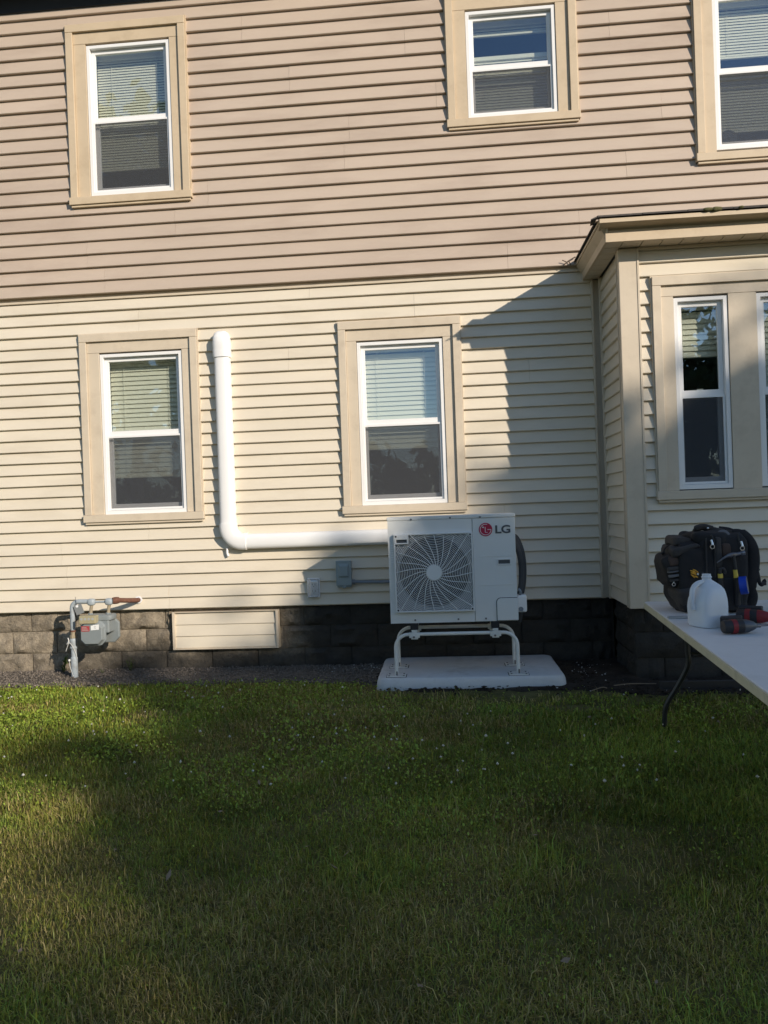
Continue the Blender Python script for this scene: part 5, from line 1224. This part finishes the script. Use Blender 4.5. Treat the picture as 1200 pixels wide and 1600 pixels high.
k = (y < 0.0) & ~((x > PX0-0.02) & (x < PX1+0.02) & (y > PY0-0.02)) & ~((x > BX0-0.03) & (y > YBAY)); x, y = x[k], y[k]
ico_cloud('concrete_crumbs', 'pad', x, y, rng.uniform(0.02, 0.035, len(x)), rng.gamma(2.0, 0.002, len(x)).clip(0.0015, 0.009), 'pale crumbs of concrete scattered on the dark soil by the bay', 'rubble', 0.6)
# dry sticks
for (pts, r_, lab) in (([(1.16, -0.98, 0.035), (1.28, -0.955, 0.04), (1.40, -0.93, 0.032), (1.47, -0.925, 0.03)], 0.0035, 'thin pale stick lying on the soil by the bay corner'),
                       ([(0.98, -1.10, 0.03), (1.06, -1.07, 0.045), (1.10, -1.03, 0.03)], 0.003, 'short bent twig on the soil right of the pad')):
    tag(MB().tube(smooth_path(pts), r_, 6).build('dry_stick', 'twig', None, smooth=True), lab, 'stick')
ed = MB().box(1.46, 3.6, -1.045, -1.030, -0.02, 0.075)
for i in range(5): ed.box(1.62+0.45*i, 1.66+0.45*i, -1.0295, -1.020, -0.02, 0.085)
tag(ed.build('garden_edging', 'blkmetal', None, bevel=0.004), 'black garden edging strip along the bay under the table', 'edging')
# twig caught on the eave of the bay roof
tw = MB().tube(smooth_path([(1.06, -0.08, 3.335), (1.10, -0.075, 3.365), (1.155, -0.07, 3.395)]), 0.005, 6)
tw.tube([(1.10, -0.075, 3.365), (1.115, -0.07, 3.33)], 0.004, 5); tw.tube([(1.085, -0.077, 3.352), (1.045, -0.08, 3.372)], 0.004, 5)
tag(tw.build('roof_twig', 'bark', None), 'small dark twig sticking out where the bay roof meets the wall', 'twig')

# weeds at the foot of the wall
def weed(x, y, h, n, seed, label):
    t = thing('weed', (x, y, 0), label, 'weed', 'weeds at the foot of the wall'); r = random.Random(seed); mb = MB(); sm = MB()
    for k in range(max(2, n//9)):
        a = r.uniform(0, 2*PI); l = h*r.uniform(0.6, 1.0); sx_, sy_ = math.cos(a)*l*0.28, math.sin(a)*l*0.18-0.01
        pts = [(x, y, -0.01), (x+sx_*0.4, y+sy_*0.4, l*0.55), (x+sx_, y+sy_, l)]; sm.tube(pts, 0.002, 5)
        for q in range(9):
            f = 0.2+0.8*q/8; px_, py_, pz_ = x+sx_*f, y+sy_*f, l*f; a2 = r.uniform(0, 2*PI); L = h*r.uniform(0.18, 0.32); up_ = r.uniform(-0.1, 0.7)
            d_ = Vector((math.cos(a2), math.sin(a2)*0.7, up_)).normalized(); sd = d_.cross(Vector((0, 0, 1))).normalized()*L*0.17
            p0 = Vector((px_, py_, pz_)); mb.add([p0, p0+d_*L*0.5+sd, p0+d_*L, p0+d_*L*0.5-sd], [(0, 1, 2, 3)])
    mb.build('leaves', 'weed', t, recalc=False); sm.build('stems', 'weed', t)
weed(-3.40, -0.06, 0.17, 60, 3, 'leafy green weed against the stone wall left of the gas meter')
weed(-2.80, -0.05, 0.13, 40, 5, 'small dark weed against the wall right of the meter riser')
weed(-3.02, -0.12, 0.07, 20, 9, 'tiny weed sprouting just behind the meter riser')

# ================================================================== TREES ACROSS THE YARD (behind the viewer; they shade the lawn and show in the panes)
def leaf_crown(name, parent, lobes, n, size, seed):
    r = np.random.default_rng(seed); P = []
    wts = np.array([l[3]*l[5] for l in lobes]); wts = wts/wts.sum()
    for l, w in zip(lobes, wts):
        m = int(n*w); nc = max(14, m//20)
        d_ = r.normal(size=(nc, 3)); d_ /= np.linalg.norm(d_, axis=1)[:, None]; rad = r.random(nc)**0.36
        cen = d_*rad[:, None]*np.array(l[3:6])*0.93+np.array(l[:3])
        idx = r.integers(0, nc, m); P.append(cen[idx]+r.normal(size=(m, 3))*np.array(l[3:6])*0.095)
    P = np.concatenate(P); n = len(P); s_ = size*r.uniform(0.6, 1.3, n)
    a = r.normal(size=(n, 3)); a /= np.linalg.norm(a, axis=1)[:, None]; b = r.normal(size=(n, 3)); b -= a*(a*b).sum(1)[:, None]; b /= np.linalg.norm(b, axis=1)[:, None]
    a *= s_[:, None]; b *= s_[:, None]*0.6
    V = np.stack([P-a, P+b, P+a, P-b], 1).reshape(-1, 3); i = np.arange(n)*4
    o = numpy_mesh(name, V, [np.c_[i, i+1, i+2, i+3]], None, 'leaf'); o.parent = parent; o.matrix_parent_inverse = parent.matrix_world.inverted(); tag(o, kind='stuff'); return o
def tree(base, lobes, n, size, seed, label, tr=0.22):
    t = thing('shade_tree', (base[0], base[1], 0), label, 'tree', 'trees across the yard')
    top = Vector(lobes[0][:3]); b = Vector((base[0], base[1], 0)); r = random.Random(seed)
    MB().tube(smooth_path([b+Vector((0, 0, -0.2)), b+(top-b)*0.3+Vector((0.2, 0.1, 0)), b+(top-b)*0.7, top]), [tr*1.3]+[tr]*6+[tr*0.7]*5+[tr*0.35]*4, 10).build('trunk', 'bark', t, smooth=True)
    br = MB()
    for l in lobes:
        for k in range(5):
            p0 = b+(top-b)*r.uniform(0.45, 0.8); p1 = Vector(l[:3])+Vector((r.uniform(-.6, .6)*l[3], r.uniform(-.6, .6)*l[4], r.uniform(-.2, .6)*l[5]))
            br.tube([p0, (p0+p1)/2+Vector((0, 0, 0.2)), p1], [tr*0.4, tr*0.25, tr*0.08], 6)
    br.build('limbs', 'bark', t, smooth=True); leaf_crown('crown', t, lobes, n, size, seed); return t
TS = 28.0
def sp(x, z, dy=0.0): q = Vector((x, 0, z)) + S*(TS+dy); return (q.x, q.y, q.z)   # point up-sun of wall position (x, z)
def lobe(x, z, rx, rz, dy=0.0): return (*sp(x, z, dy), rx*0.95, rx*0.95, rz)
tree(sp(2.8, 0)[:2], [lobe(2.9, -0.78, 2.0, 3.6), lobe(1.5, -1.33, 1.35, 3.25), lobe(0.5, -1.22, 1.35, 3.05), lobe(4.9, 0.1, 2.4, 3.6), lobe(2.0, -4.2, 3.0, 2.6, -1), lobe(-0.72, -0.88, 0.85, 2.0, 1)], 24000, 0.20, 1, 'broad leafy tree across the yard, its crown shading the bay')
tree(sp(-1.9, 0, 2)[:2], [lobe(-1.5, -2.65, 1.6, 3.0, 2), lobe(-2.6, -2.85, 1.2, 2.9, 3), lobe(-2.0, -5.2, 2.8, 2.2, 2), lobe(-3.3, -2.8, 0.9, 1.75, 2)], 16000, 0.19, 2, 'leafy tree across the yard, its crown shading the middle of the lawn')
tree(sp(-4.9, 0, 4)[:2], [lobe(-4.35, -3.42, 1.3, 1.8, 4), lobe(-5.8, -4.5, 1.6, 2.2, 3), lobe(-4.25, -1.2, 0.7, 0.11, 4), lobe(-4.0, -1.85, 0.55, 0.5, 4), lobe(-7.4, -5.2, 1.6, 2.0, 4)], 9000, 0.17, 3, 'lower leafy tree across the yard, shading the near lawn')
tree((-11.5, -21), [(-11.5, -21, 11.5, 4.2, 4.2, 5.0), (-14, -22, 7.0, 3.5, 3.5, 3.5), (-9.2, -20.5, 6.5, 3.0, 3.0, 3.2)], 7000, 0.30, 4, 'tall tree far behind the viewer, left of the yard')
tree((10.0, -26), [(10.0, -26, 5.6, 3.6, 3.0, 4.2), (13.2, -27, 5.0, 3.0, 2.6, 4.0), (7.4, -26, 3.6, 2.4, 2.4, 3.0)], 6000, 0.28, 7, 'round-headed tree straight behind the viewer at the yard end')
hd = thing('hedge', (-4, -24, 0), 'long clipped hedge closing the yard behind the viewer', 'hedge')
MB().tube([(-14, -24, 0.4), (6, -24, 0.4)], 0.12, 6).build('stems', 'bark', hd)
leaf_crown('foliage', hd, [(-14+2.2*i, -24, 1.9+0.25*math.sin(i*1.7), 1.6, 1.0, 2.0) for i in range(10)], 6000, 0.24, 6)
